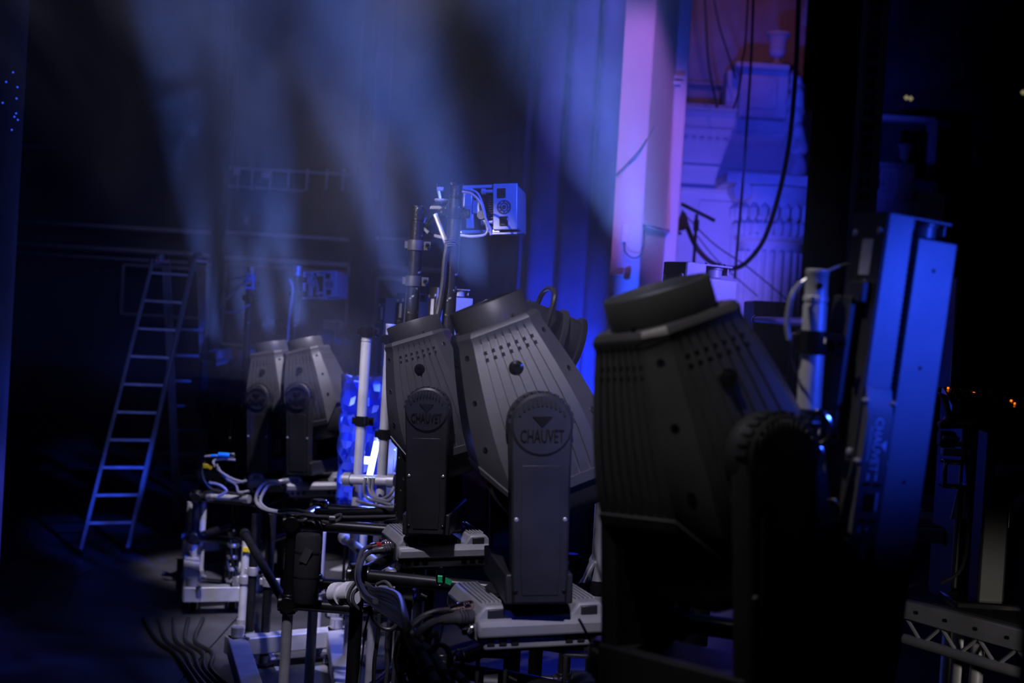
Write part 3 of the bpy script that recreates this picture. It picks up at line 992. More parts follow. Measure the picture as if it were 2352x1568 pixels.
def post(name, px, py, d, zbot, dia, m, label, spigot='steel', cat='post', clamps=(), cm='gloss_black', group=None):
    top = P(px, py, d)
    t = thing(name, label, cat, (top.x, top.y, zbot), group=group)
    H = top.z - zbot
    r = dia / 2
    MB().lathe([(r - 0.004, 0), (r, 0), (r, H - 0.075), (r - 0.003, H - 0.074)], 22).build('pole', m, t)
    if spigot:
        sp = MB().lathe([(r * 0.94, H - 0.076), (r * 0.94, H - 0.068), (r * 1.04, H - 0.066), (r * 1.04, H - 0.058), (r * 0.94, H - 0.056), (r * 0.94, H - 0.012), (r * 0.99, H - 0.010), (r * 0.99, H - 0.002),
                         (r * 0.9, H), (r * 0.74, H), (r * 0.72, H - 0.03)], 22).build('spigot', spigot, t)
        MB().cone((0, -r - 0.004, H - 0.035), (0, r + 0.004, H - 0.035), 0.0075, n=10).build('cross_pin', 'chrome', sp)
    for (z, ax) in clamps:
        clamp(t, (0, 0, z - zbot), r, ax, cm)
    return t, top


zf = P(822, 1338, 5.6).z
p1, t1 = post('lamp_post', 961, 472, 6.35, zf, 0.060, 'black_pipe', 'shorter chipped black post left of the tall lamp post', 'black_pipe', clamps=[(2.18, 'Z'), (2.02, 'Z')], cm='bar_dark')
p2, t2 = post('lamp_post', 1049, 420, 6.3, zf, 0.060, 'black_pipe', 'tall chipped black lamp post carrying the square LED blinder', 'black_pipe', clamps=[(2.33, 'Z')])
p3, t3 = post('lamp_post', 577, 612, 10.05, 0.0, 0.058, 'black_pipe', 'far black post with hanging wire loop beside the ladder', 'steel', clamps=[(2.0, 'Z'), (1.9, 'Z')])
p4, t4 = post('lamp_post', 684, 610, 10.0, 0.0, 0.058, 'black_pipe', 'far black lamp post carrying the small LED blinder', 'steel', clamps=[(2.05, 'Z'), (1.95, 'Z')])
s1, ts1 = post('scaffold_post', 843, 752, 7.0, 0.0, 0.05, 'alu', 'left silver scaffold post of the pair behind the black moving head', 'alu', clamps=[(1.77, 'Z'), (1.33, 'Z')])
s2, ts2 = post('scaffold_post', 898, 744, 6.9, 0.0, 0.05, 'alu', 'right silver scaffold post of the pair, below the blue LED battens', 'alu', clamps=[(1.74, 'Z'), (1.28, 'Z')])
s3, ts3 = post('scaffold_post', 1878, 618, 2.95, 0.0, 0.050, 'alu', 'thick silver scaffold post lit blue, beside the nearest LED batten', 'alu', clamps=[(1.88, 'Z'), (1.69, 'Z')])
tape = MB().lathe([(0.0262, -0.012), (0.0262, 0.012)], 20, Matrix.Translation((0, 0, 1.73))).build('tape_band', 'void', s3)
s4, ts4 = post('scaffold_post', 1389, 1060, 5.0, 0.0, 0.05, 'steel', 'scratched silver scaffold post between the grey and the nearest moving heads', 'steel', clamps=[(1.29, 'Z'), (0.96, 'Z')])
MB().box((0.0, 0.0, 2.02), (0.066, 0.066, 0.11)).build('tape_band', 'tape_blue', p3, label='blue-grey sleeve')

# barrel of the safety wire on the near silver post
t = thing('safety_wire', 'thin safety wire looped from the thick silver post to the nearest batten', 'wire', (0, 0, 0))
MB().tube([P(1838, 650, 2.92), P(1818, 680, 2.9), P(1808, 740, 2.9), P(1812, 780, 2.9)], 0.006, 8).build('sleeve', 'cable_pale', t)
MB().tube([P(1852, 640, 2.92), P(1838, 650, 2.92)], 0.003, 6).build('wire', 'steel', t)
MB().tube([P(1812, 780, 2.9), P(1818, 830, 2.93), P(1830, 860, 2.95)], 0.003, 6).build('wire', 'cable', t)
MB().tube([P(1900, 622, 2.95), P(1930, 610, 2.98), P(1950, 606, 3.0)], 0.003, 6).build('wire', 'steel', t)

# coupler and shackle bits low on the near silver post
t = thing('shackle', 'chrome shackle and chain link below the thick silver post', 'shackle', P(1880, 1000, 2.9))
MB().tube([Vector((0, 0, 0.05)), Vector((0.02, 0, 0.03)), Vector((0.022, 0, 0)), Vector((0, 0, -0.02)), Vector((-0.02, 0, 0)), Vector((-0.02, 0, 0.03))], 0.006, 8, closed=True).build('bow', 'chrome', t)
MB().cone((-0.03, 0, 0.045), (0.03, 0, 0.045), 0.006, n=10).build('pin', 'chrome', t)
MB().tube([Vector((0, 0.0, -0.02)), Vector((0.012, 0, -0.04)), Vector((0.005, 0, -0.07)), Vector((-0.008, 0, -0.04))], 0.005, 8, closed=True).build('link', 'chrome', t)
t = thing('catch', 'chrome catch on the dark stand behind the nearest moving head', 'catch', P(1908, 1170, 2.9))
MB().box((0, 0, 0), (0.026, 0.02, 0.05)).build('plate', 'chrome', t, bevel=0.006)
MB().tube([Vector((-0.012, -0.012, 0.02)), Vector((0.012, -0.016, 0.01)), Vector((0.01, -0.014, -0.02))], 0.004, 8).build('lever', 'chrome', t)


# LED blinder on a post
def make_blinder():
    root = thing('led_blinder', 'proto', 'stage light')
    # end panel faces -Y; body runs back along +Y
    b = MB().box((0, 0.004, 0), (0.088, 0.008, 0.165)).build('end_panel', 'bar_case', root, bevel=0.003)
    for z, q in ((0.048, -0.012), (-0.052, -0.004)):
        s = MB().box((q, -0.002, z), (0.030, 0.006, 0.034)).build('socket', 'gloss_black', b, bevel=0.002)
        MB().box((q, -0.006, z - 0.013), (0.022, 0.003, 0.004)).build('latch', 'chrome', b)
    dm = MB()
    for ri, ro, h in ((0.021, 0.025, 0.003), (0.012, 0.015, 0.0025), (0.0, 0.007, 0.006)):
        dm.lathe([(ri, 0), (ro, 0), (ro, h), (ri, h)] if ri else [(0.0025, -0.002), (ro, 0), (ro, h), (0.0025, h)], 28, Matrix.Translation((-0.003, 0, -0.002)) @ Matrix.Rotation(PI / 2, 4, 'X'), closed=True)
    dm.build('dial', 'bar_dark', b)
    for q in range(8):
        t = 2 * PI * q / 8
        MB().lathe([(0.0022, 0), (0.0022, 0.003), (0, 0.003)], 8, Matrix.Translation((-0.003 + 0.018 * math.cos(t), 0, -0.002 + 0.018 * math.sin(t))) @ Matrix.Rotation(PI / 2, 4, 'X')).build('screw', 'chrome', b)
    MB().box((0.006, 0.10, 0), (0.075, 0.19, 0.155)).build('body', 'bar_case', root, bevel=0.004)
    fins = MB()
    for q in range(14):
        fins.box((-0.045, 0.06, -0.055 + q * 0.0085), (0.035, 0.10, 0.003))
    fins.build('heat_sink', 'bar_dark', root, kind='stuff')
    MB().prism([(0.0, 0.0), (0.19, 0.03), (0.19, 0.036), (0.0, 0.006)], -0.05, 0.044, Matrix.Translation((0, 0, -0.098)) @ Matrix(((0, 0, 1, 0), (1, 0, 0, 0), (0, 1, 0, 0), (0, 0, 0, 1)))).build('bottom_plate', 'bar_case', root)
    for z in (0.055, -0.055):
        MB().cone((-0.044, 0.0, z), (-0.075, 0.0, z), 0.006, n=10).cone((-0.07, 0.0, z), (-0.085, 0, z), 0.011, n=8).build('thumb_screw', 'steel', root)
    y = MB().box((-0.10, 0.02, 0.075), (0.16, 0.02, 0.012)).box((-0.10, 0.02, -0.085), (0.16, 0.02, 0.010)).box((-0.178, 0.02, -0.005), (0.012, 0.03, 0.17))
    yo = y.build('yoke', 'steel', root, bevel=0.002)
    MB().box((-0.135, 0.01, 0.035), (0.035, 0.03, 0.07)).box((-0.128, 0.01, -0.035), (0.028, 0.026, 0.08)).build('ballast_box', 'bar_case', root, bevel=0.004)
    MB().box((-0.103, 0.005, 0.0), (0.03, 0.024, 0.05)).build('terminal_box', 'bar_case', root, bevel=0.004)
    MB().lathe([(0.016, -0.015), (0.016, 0.015)], 14, Matrix.Translation((-0.082, 0.0, -0.03)) @ Matrix.Rotation(PI / 2, 4, 'X')).build('knob', 'bar_dark', root)
    MB().tube([(-0.15, -0.01, 0.065), (-0.10, -0.015, 0.05), (-0.075, -0.02, 0.0), (-0.065, -0.02, -0.05), (-0.06, -0.015, -0.09)], 0.004, 8).build('lead', 'cable_pale', root)
    return root


bl = make_blinder()
bl.location = P(1160, 474, 6.38)
bl.scale = (1.27, 1.27, 1.27)
bl.rotation_euler = (R(-4), R(-4), R(-10))
tag(bl, 'square LED blinder with blue-lit end panel on the tall lamp post', None, 'LED blinders on posts')
bl2 = copy_tree(bl)
bl2.location = P(757, 652, 10.02)
bl2.scale = (1.15, 1.15, 1.15)
bl2.rotation_euler = (R(-3), R(-3), R(-16))
bl2['label'] = 'small far LED blinder with blue end panel beside the far black lamp post'


# clamp arm with big T screw on the tall post
t = thing('clamp_arm', 'dark clamp arm with an upright T screw joining the two chipped posts', 'clamp')
q = [P(965, 532, 6.61), P(985, 515, 6.55), P(1005, 492, 6.42), P(1030, 478, 6.36), P(1040, 462, 6.32)]
MB().tube(q, 0.017, 10).build('arm', 'black_pipe', t)
MB().tube([P(1000, 492, 6.36), P(1020, 545, 6.33), P(1026, 560, 6.31)], 0.0114, 8).build('bent_rod', 'steel', t)
MB().cone(P(1013, 462, 6.36), P(1008, 438, 6.36), 0.008, n=10).build('screw', 'steel', t)
MB().box(P(1011, 434, 6.36), (0.032, 0.022, 0.018)).build('nut', 'bar_case', t, bevel=0.003)
MB().cone(P(1006, 431, 6.36), P(1005, 421, 6.36), 0.006, n=10).build('tip', 'chrome', t)
MB().lathe([(0.03, -0.006), (0.034, 0), (0.03, 0.006), (0, 0.009)], 16, Matrix.Translation(P(1014, 460, 6.36))).build('washer', 'bar_case', t)
MB().prism([(-0.035, 0), (0.04, 0.004), (0.035, 0.02), (-0.03, 0.016)], -0.02, 0.02, Matrix.Translation(P(1004, 482, 6.42)) @ Matrix.Rotation(PI / 2, 4, 'X')).build('jaw', 'bar_case', t, bevel=0.003)
for k in range(4):
    MB().tube([P(1022, 553 + 5 * k, 6.27), P(1034, 549 + 5 * k, 6.25), P(1046, 550 + 5 * k, 6.27)], 0.0036, 6).build('tie_wrap', 'cable_grey', t)


def cable(label, pts, r=0.006, m='cable', group='cables', name='cable', ends=None, sm=8):
    """pts: (px, py, depth) run of one cable"""
    t = MB().tube([P(*p) for p in pts], r, 8, sm).build(name, m)
    return tag(t, label, 'cable', group)


cable('pale cable hooped round the clamp arm between the two chipped posts', [(1050, 548, 6.30), (1015, 545, 6.36), (985, 535, 6.49), (972, 515, 6.61), (982, 488, 6.61), (1000, 468, 6.55), (1015, 462, 6.49)], 0.0076, 'cable_pale')
cable('pale cable running level from the tall lamp post to the square blinder', [(1058, 540, 6.23), (1085, 543, 6.21), (1115, 538, 6.21), (1124, 520, 6.21), (1128, 540, 6.21)], 0.0064, 'cable_pale')
cable('thin pale lead arching from the tall post top to the square blinder', [(1062, 440, 6.23), (1085, 446, 6.21), (1105, 468, 6.18), (1115, 500, 6.18), (1128, 530, 6.18)], 0.0057, 'cable_pale')
cable('black cable taped down the left side of the tall lamp post', [(1028, 560, 6.27), (1022, 600, 6.27), (1018, 650, 6.27), (1010, 700, 6.27), (1002, 745, 6.27), (998, 790, 6.30)], 0.0140, 'cable')
cable('black cable twisting down the shorter chipped post', [(978, 520, 6.61), (968, 545, 6.61), (962, 565, 6.61), (955, 590, 6.61), (952, 620, 6.61), (950, 700, 6.61)], 0.0089, 'cable')
cable('upper pale wire loop on the far black post', [(576, 632, 10.0), (555, 638, 9.95), (532, 642, 9.95), (515, 665, 9.95), (508, 690, 9.95), (512, 710, 9.95)], 0.009, 'cable_pale')
cable('lower pale wire loop on the far black post', [(575, 648, 10.0), (553, 655, 9.95), (535, 672, 9.95), (514, 692, 9.95), (508, 705, 9.95), (518, 717, 9.95), (540, 716, 9.95), (558, 708, 9.95), (572, 700, 10.0)], 0.009, 'cable_pale')
cable('pale cable dropping along the far black lamp post', [(664, 640, 9.9), (672, 660, 9.9), (670, 690, 9.9), (664, 730, 9.9), (660, 790, 9.9)], 0.008, 'cable_pale')

# ------------------------------------------------------------------ theatre lamps behind the heads
def make_lantern():
    root = thing('theatre_lantern', 'proto', 'stage light')
    X = Matrix.Rotation(PI / 2, 4, 'Y')                 # axis along +X
    MB().lathe([(0.05, -0.16), (0.085, -0.14), (0.095, -0.05), (0.095, 0.06), (0.088, 0.075)], 28, X).build('body', 'shell_dark', root)
    MB().lathe([(0.09, 0.06), (0.105, 0.065), (0.105, 0.08), (0.09, 0.085), (0.085, 0.13), (0.097, 0.135), (0.097, 0.15), (0.08, 0.15), (0.08, 0.1)], 32, X).build('lens_tube', 'lamp_grey', root)
    MB().lathe([(0, 0.125), (0.05, 0.12), (0.08, 0.105), (0, 0.10)], 24, X).build('lens', 'lens', root)
    for q in range(5):
        MB().lathe([(0.096, -0.13 + q * 0.022), (0.101, -0.128 + q * 0.022), (0.101, -0.122 + q * 0.022), (0.096, -0.12 + q * 0.022)], 24, X).build('cooling_ring', 'shell_dark', root)
    y = MB().tube([(0, -0.115, -0.02), (0, -0.118, 0.06), (0, -0.10, 0.135), (0, 0, 0.16), (0, 0.10, 0.135), (0, 0.118, 0.06), (0, 0.115, -0.02)], 0.009, 8)
    yo = y.build('yoke', 'bar_dark', root)
    for s in (-1, 1):
        MB().lathe([(0.02, 0), (0.02, 0.02), (0.01, 0.026)], 12, Matrix.Translation((0, s * 0.1, -0.02)) @ Matrix.Rotation(-s * PI / 2, 4, 'X')).build('knob', 'gloss_black', yo)
    return root


lt = make_lantern()
LANT = [(1232, 764, 5.6, 12, 14, 1.15, 'black lantern with round blue-lit lens tube peeking out right of the grey moving head'),
        (766, 786, 10.6, 5, 8, 0.95, 'small far lantern with square-ended tube right of the far black lamp post'),
        (634, 760, 11.3, 200, -25, 0.75, 'small far lantern on end left of the far black lamp post')]
for i, (px, py, d, yaw, dip, sc, lb) in enumerate(LANT):
    o = lt if i == 0 else copy_tree(lt)
    o.location = P(px, py, d)
    o.rotation_euler = (0, R(dip), R(yaw))
    o.scale = (sc, sc, sc)
    tag(o, lb, None, 'theatre lanterns')
    q = o.location.copy()
    st_ = thing('lamp_stand', 'dark lamp stand holding the ' + ['black lantern behind the grey moving head', 'small far lantern right of the far lamp post', 'small far lantern left of the far lamp post'][i], 'stand', (q.x, q.y, 0))
    MB().cone((0, 0, 0.02), (0, 0, q.z - 0.08), 0.016, n=12).build('pole', 'bar_dark', st_)
    MB().lathe([(0.16, 0), (0.16, 0.012), (0.03, 0.03)], 18).build('base', 'bar_dark', st_)
t = thing('barn_door_flag', 'thin dark metal flag with rounded top behind the grey moving head lens ring', 'lamp flap', P(1150, 720, 5.5), (0, 0, R(-6)))
pl = [(-0.085, -0.12), (0.15, -0.12), (0.15, 0.01), (0.06, 0.03), (-0.06, 0.05), (-0.08, 0.035)]
MB().prism(pl, -0.0015, 0.0015, Matrix.Rotation(PI / 2, 4, 'X')).build('sheet', 'shell_dark', t)
MB().tube([(-0.085, 0, -0.12), (-0.08, 0, 0.035), (-0.06, 0, 0.05), (0.06, 0, 0.03), (0.15, 0, 0.01)], 0.003, 6, 1).build('edge_wire', 'steel', t)


# ------------------------------------------------------------------ pipe frames under the lights
def pipe(par, a, b, r, m, name='pipe', ends=True):
    o = MB().cone(a, b, r, n=18).build(name, m, par)
    return o


def elbow(par, c, r=0.036, m='black_pipe_clean', ax='Z'):
    b = MB()
    c = Vector(c)
    for v in ((1, 0, 0), (0, 1, 0), (0, 0, 1)):
        v = Vector(v)
        b.cone(c - v * 0.045, c + v * 0.045, r, n=16)
    o = b.build('pipe_joint', m, par, bevel=0.004)
    MB().cone(c + Vector((0.02, -r - 0.006, 0.02)), c + Vector((0.02, -r, 0.02)), 0.009, n=8).build('grub_screw', 'chrome', o)
    MB().cone(c + Vector((0.02, -r - 0.006, -0.025)), c + Vector((0.02, -r, -0.025)), 0.009, n=8).build('grub_screw', 'chrome', o)
    return o


def frame(label, x0, y0, x1, y1, d0, d1, back, zlow, legs_m, r=0.027, m='black_pipe_clean', zfoot=0.0):
    """pipe frame: a rectangle of pipes at top, a second one lower, four legs"""
    A, B = P(x0, y0, d0), P(x1, y1, d1)
    zt = (A.z + B.z) / 2
    A.z = B.z = zt
    along = (B - A)
    nrm = Vector((-along.y, along.x, 0)).normalized() * back
    t = thing('pipe_rack', label, 'frame', (A.x, A.y, zfoot), group='pipe racks under the lights')
    o = Vector((A.x, A.y, zfoot))
    c = [A - o, B - o, B + nrm - o, A + nrm - o]
    for z in (zt - zfoot, zlow - zfoot):
        q = [Vector((v.x, v.y, z)) for v in c]
        for i in range(4):
            pipe(t, q[i], q[(i + 1) % 4], r, m)
            elbow(t, q[i], r * 1.32, m)
    for v in c:
        pipe(t, (v.x, v.y, zlow - zfoot), (v.x, v.y, zt - zfoot), r * 1.0, m)
        pipe(t, (v.x, v.y, 0.0), (v.x, v.y, zlow - zfoot), r * 0.9, legs_m, 'leg')
        MB().lathe([(0.05, 0), (0.05, 0.008), (0.034, 0.012), (0.034, 0.05)], 16, Matrix.Translation((v.x, v.y, 0))).build('foot_flange', 'steel', t)
    return t


fr2 = frame('black pipe frame with a lower rail under the far moving heads, silver legs', 672, 1216, 930, 1206, 6.35, 6.3, 0.5, P(690, 1388, 6.35).z, 'alu_dull')
fr4 = frame('black pipe rack wrapped in cables at its left corner, under the black moving head', 822, 1338, 1240, 1346, 5.6, 5.45, 0.72, 0.32, 'black_pipe_clean', 0.027)
fr6 = frame('black pipe frame under the farthest moving heads beside the ladder', 452, 1146, 600, 1150, 9.4, 9.3, 0.6, P(470, 1235, 9.4).z, 'alu_dull', 0.026, 'black_pipe_clean')
fr5 = frame('black pipe frame deep under the nearest moving head', 1395, 1545, 1900, 1560, 3.2, 3.0, 0.5, 0.35, 'black_pipe_clean', 0.027)
fr3 = frame('black pipe rack at the lower edge carrying the grey moving head base', 1010, 1572, 1420, 1562, 4.3, 4.05, 0.5, 0.4, 'black_pipe_clean', 0.025)


# aluminium dollies with castors
def dolly(label, fl, fr_, bl_, br_, z, h, m='alu'):
    """ladder-shaped base of box sections between four floor-pixel corners"""
    c = [G(*fl, z), G(*fr_, z), G(*br_, z), G(*bl_, z)]
    cen = sum(c, Vector()) / 4
    t = thing('dolly', label, 'dolly', (cen.x, cen.y, 0), group='aluminium dollies')
    q = [v - Vector((cen.x, cen.y, 0)) for v in c]

    def beam(a, b, w=0.10, name='beam'):
        D = b - a
        M = Matrix.Translation((a + b) / 2) @ Matrix.Rotation(math.atan2(D.y, D.x), 4, 'Z')
        o = MB().box((0, 0, -h / 2), (D.length + w, w, h), M).build(name, m, t, bevel=0.006)
        return o
    for i in range(4):
        beam(q[i], q[(i + 1) % 4])
    for v in q:
        MB().cone(v + Vector((0, 0, -0.002)), v + Vector((0, 0, 0.05)), 0.034, n=16).build('socket', 'steel', t)
        MB().lathe([(0.02, 0), (0.02, 0.010), (0.012, 0.014), (0, 0.014)], 8, Matrix.Translation(v + Vector((0.055, -0.06, 0)))).build('bolt', 'chrome', t)
        w = v + (-v).normalized() * 0.12
        cst = MB().box((w.x, w.y, z - h - 0.01), (0.07, 0.07, 0.012)).box((w.x - 0.022, w.y, z - h - 0.04), (0.005, 0.04, 0.06)).box((w.x + 0.022, w.y, z - h - 0.04), (0.005, 0.04, 0.06)).build('castor', 'steel', t)
        rw = max(0.02, (z - h - 0.012) / 2)
        MB().lathe([(0.012, -0.015), (rw, -0.013), (rw, 0.013), (0.012, 0.015)], 18, Matrix.Translation((w.x, w.y, rw)) @ Matrix.Rotation(PI / 2, 4, 'Y')).build('wheel', 'gloss_black', cst)
    return t


dolly('long aluminium castor dolly on the deck below the far black pipe frame', (588, 1600), (800, 1600), (545, 1462), (772, 1442), 0.17, 0.09)
dolly('smaller aluminium castor dolly on the deck beside the ladder foot', (440, 1345), (545, 1344), (440, 1236), (540, 1232), 0.17, 0.09)

# separate silver uprights seen through the frames
UP = [(740, 1222, 7.6, 0.022, 'alu_dull', 'dull silver upright seen in the opening of the far black frame'),
      (836, 1215, 7.9, 0.022, 'alu_dull', 'dull silver upright at the right of the far frame opening'),
      (770, 1370, 8.2, 0.018, 'alu_dull', 'thin silver upright low behind the far black frame'),
      (436, 1152, 9.5, 0.020, 'alu', 'left bright upright of the frame beside the ladder foot'),
      (468, 1152, 9.6, 0.022, 'alu', 'right bright upright of the frame beside the ladder foot'),
      (566, 1240, 8.2, 0.024, 'alu', 'silver upright rising from the long dolly, left of the black pipes'),
      (588, 1180, 7.9, 0.024, 'black_pipe_clean', 'black upright left of the far black frame'),
      (625, 1180, 7.4, 0.024, 'black_pipe_clean', 'black upright touching the far black frame on its left')]
for (x, y, d, r, m, lb) in UP:
    q = P(x, y, d)
    t = thing('upright_pipe', lb, 'pipe', (q.x, q.y, 0))
    MB().lathe([(r * 0.8, 0.02), (r, 0.02), (r, q.z), (r * 0.8, q.z)], 16).build('pipe', m, t)
    MB().lathe([(r * 2.1, 0), (r * 2.1, 0.008), (r * 1.25, 0.012), (r * 1.25, 0.05)], 14).build('foot_flange', 'steel', t)
    cl = clamp(t, (0, 0, q.z * 0.55), r, 'Z', 'steel')


def rod(label, a, b, r, m, cat='pipe', name='brace_pipe', cl=None):
    A, B = P(*a), P(*b)
    t = thing(name, label, cat, A)
    MB().cone((0, 0, 0), B - A, r, n=16).build('pipe', m, t)
    D = (B - A).normalized()
    for q in (0.04, 0.96):
        c = (B - A) * q
        MB().cone(c - D * 0.02, c + D * 0.02, r * 1.35, n=16).build('collar', cl or 'steel', t)
    return t


rod('black diagonal brace left of the far black frame', (560, 1222, 7.6), (662, 1398, 6.6), 0.022, 'black_pipe_clean', cl='black_pipe_clean')
rod('dull silver diagonal brace behind the black moving head base', (788, 1232, 7.2), (905, 1325, 6.2), 0.024, 'alu_dull')
rod('pale stub of pipe pushed on the left end of a rail by the near frame', (776, 1364, 5.6), (806, 1362, 5.55), 0.034, 'label_white', name='pipe_stub', cl='label_white')
rod('thin pale stay leaning against the long dolly at lower left', (552, 1452, 8.1), (508, 1568, 7.5), 0.012, 'alu')
rod('silver cross pipe joining the pair of scaffold posts low down', (795, 1100, 6.95), (905, 1104, 6.85), 0.025, 'alu')
rod('dark cross pipe behind the far black frame', (720, 1182, 6.7), (935, 1174, 6.6), 0.024, 'black_pipe_clean', cl='black_pipe_clean')
rod('pale cross pipe under the farthest moving heads', (480, 1140, 9.3), (570, 1146, 9.2), 0.02, 'alu_dull')
rod('thin silver stay beside the scratched scaffold post', (1366, 1280, 5.05), (1338, 1345, 4.8), 0.012, 'steel')

# hanging clamp with a label on the far frame post and the big black side panels of that frame
t = thing('pipe_sleeve', 'thick black padded sleeve with a grey tag on the left post of the far frame', 'sleeve', P(700, 1385, 6.25))
H = P(700, 1225, 6.25).z - P(700, 1385, 6.25).z
MB().lathe([(0.05, 0.0), (0.056, 0.01), (0.056, H - 0.01), (0.05, H)], 20).build('sleeve', 'drape_black', t)
MB().box((0.0, -0.058, H * 0.72), (0.035, 0.003, 0.065), rot=Matrix.Rotation(R(22), 4, 'Y')).build('tag', 'cable_grey', t)
for z in (0.4, 0.75):
    MB().lathe([(0.0575, -0.004), (0.0575, 0.004)], 20, Matrix.Translation((0, 0, H * z))).build('strap', 'cable', t)

# omega brackets between bases and pipes
for (px, py, d, lb) in [(1130, 1512, 4.1, 'black omega bracket under the left end of the grey moving head base'),
                        (1330, 1512, 4.1, 'black omega bracket under the right end of the grey moving head base'),
                        (940, 1334, 5.8, 'black omega bracket under the black moving head base'),
                        (735, 1166, 9.0, 'black omega bracket under the right head of the far pair')]:
    q = P(px, py, d)
    t = thing('omega_bracket', lb, 'bracket', q)
    MB().box((0, 0, 0.012), (0.10, 0.05, 0.012)).box((-0.04, 0, -0.03), (0.012, 0.05, 0.08)).box((0.04, 0, -0.03), (0.012, 0.05, 0.08)).build('bracket', 'shell_dark', t, bevel=0.003)
    MB().lathe([(0.034, -0.02), (0.040, -0.02), (0.040, 0.02), (0.034, 0.02)], 18, Matrix.Translation((0, 0, -0.075)) @ Matrix.Rotation(PI / 2, 4, 'Y'), closed=True).build('coupler', 'shell_dark', t)
    MB().cone((0.05, 0, -0.05), (0.075, 0, -0.06), 0.008, n=8).build('wing_nut', 'chrome', t)


# ------------------------------------------------------------------ cable plugs and cables
def plug(label, a, b, r, m='steel', band=None):
    A, B = P(*a), P(*b)
    D = B - A
    t = thing('cable_plug', label, 'plug', A, group=None)
    L = D.length
    Q = D.normalized().to_track_quat('Z', 'Y').to_matrix().to_4x4()
    MB().lathe([(r * 0.55, 0), (r * 0.75, L * 0.2), (r * 0.8, L * 0.45), (r, L * 0.5), (r, L * 0.95), (r * 0.9, L)], 14, Q).build('shell', m, t)
    for k in range(3):
        MB().lathe([(r * 1.0, L * (0.55 + 0.1 * k)), (r * 1.07, L * (0.56 + 0.1 * k)), (r * 1.0, L * (0.58 + 0.1 * k))], 14, Q).build('ring', 'rose_gold' if m == 'rose_gold' else 'chrome', t)
    if band:
        MB().lathe([(r * 0.85, L * 0.22), (r * 0.88, L * 0.40)], 12, Q).build('band', band, t)
    return t


plug('upper metal plug in the grey moving head base', (1030, 1398, 3.95), (1082, 1388, 4.05), 0.013, 'rose_gold')
plug('middle metal plug with a red band in the grey moving head base', (1005, 1406, 3.95), (1078, 1396, 4.02), 0.013, 'rose_gold', 'red')
plug('fat grey power plug in the grey moving head base', (1010, 1424, 3.92), (1084, 1414, 4.0), 0.020, 'cable_grey')
plug('short plug lowest in the grey moving head base', (1066, 1452, 3.95), (1090, 1440, 4.0), 0.015, 'chrome')
plug('upper plug with a red band in the black moving head base', (850, 1252, 5.7), (906, 1250, 5.8), 0.014, 'rose_gold', 'red')
plug('fat grey power plug in the black moving head base', (850, 1266, 5.7), (908, 1258, 5.75), 0.020, 'cable_grey')
plug('pale plug in the base of the right head of the far pair', (636, 1106, 8.9), (662, 1104, 8.95), 0.018, 'steel')
plug('silver plug with a blue sleeve left of the far pair', (470, 1048, 9.3), (538, 1044, 9.3), 0.012, 'steel', 'tape_blue')
t = thing('cable_sleeve', 'bright blue sleeve on a cable plug by the far pair of heads', 'cable sleeve', P(512, 1045, 9.2))
MB().lathe([(0.016, -0.03), (0.017, -0.028), (0.017, 0.04), (0.015, 0.042)], 12, Matrix.Rotation(PI / 2, 4, 'Y')).build('sleeve', 'tape_blue', t)
MB().lathe([(0.012, 0.042), (0.014, 0.05), (0.012, 0.07)], 12, Matrix.Rotation(PI / 2, 4, 'Y')).build('collar', 'chrome', t)

g = 'cables looping out of the grey moving head base'
cable('thin upper cable curving down from the grey moving head base', [(1032, 1399, 3.95), (1000, 1402, 3.93), (965, 1416, 3.92), (935, 1442, 3.92), (914, 1475, 3.95), (908, 1520, 4.0), (925, 1580, 4.0)], 0.0055, 'cable_grey', g)
cable('second cable with a red band curving from the grey moving head base', [(1006, 1406, 3.95), (978, 1414, 3.92), (948, 1436, 3.9), (930, 1468, 3.9), (926, 1510, 3.95), (945, 1570, 3.95)], 0.0055, 'cable_grey', g)
cable('fat power cable bending down below the red-banded plug', [(1012, 1424, 3.92), (992, 1430, 3.88), (966, 1448, 3.86), (950, 1480, 3.86), (946, 1520, 3.9), (960, 1585, 3.9)], 0.011, 'cable_grey', g)
g = 'cables looping out of the black moving head base'
cable('pale cable hooping from the black moving head base, outermost', [(852, 1253, 5.7), (835, 1262, 5.65), (824, 1285, 5.5), (818, 1320, 5.45), (826, 1350, 5.35), (850, 1378, 5.0), (880, 1392, 4.8)], 0.008, 'cable_grey', g)
cable('cable hooping from the black moving head base, innermost', [(852, 1266, 5.7), (838, 1276, 5.6), (828, 1298, 5.4), (824, 1330, 5.0), (840, 1365, 4.6), (862, 1380, 4.4)], 0.010, 'cable_grey', g)
g = 'fat cables bundled along the near frame'
rnd = random.Random(11)
BL = ['topmost fat cable of the bundle running down from the near frame corner', 'second fat cable of the bundle below the near frame corner', 'third fat cable of the bundle beside the near frame corner', 'fourth fat cable of the bundle over the near frame rail',
      'lowest fat cable of the bundle at the near frame corner', 'cable of the bundle that dips under the near rail', 'cable of the bundle nearest the red-banded plug']
for k, lb in enumerate(BL):
    o = (k - 3) * 9
    cable(lb, [(838 + rnd.uniform(-8, 8), 1352 + o * 0.5, 5.5), (860, 1372 + o * 0.7, 5.1), (888, 1382 + o, 4.7), (918, 1400 + o * 1.1, 4.3), (938 + o * 0.3, 1436 + o * 0.6, 3.9), (956 + o * 0.7, 1475 + rnd.uniform(-6, 6), 3.85), (985 + o * 0.9, 1520, 3.8), (1015 + o, 1580, 3.75)], 0.0095 + 0.002 * (k % 2), 'cable' if k % 3 else 'cable_grey', g)
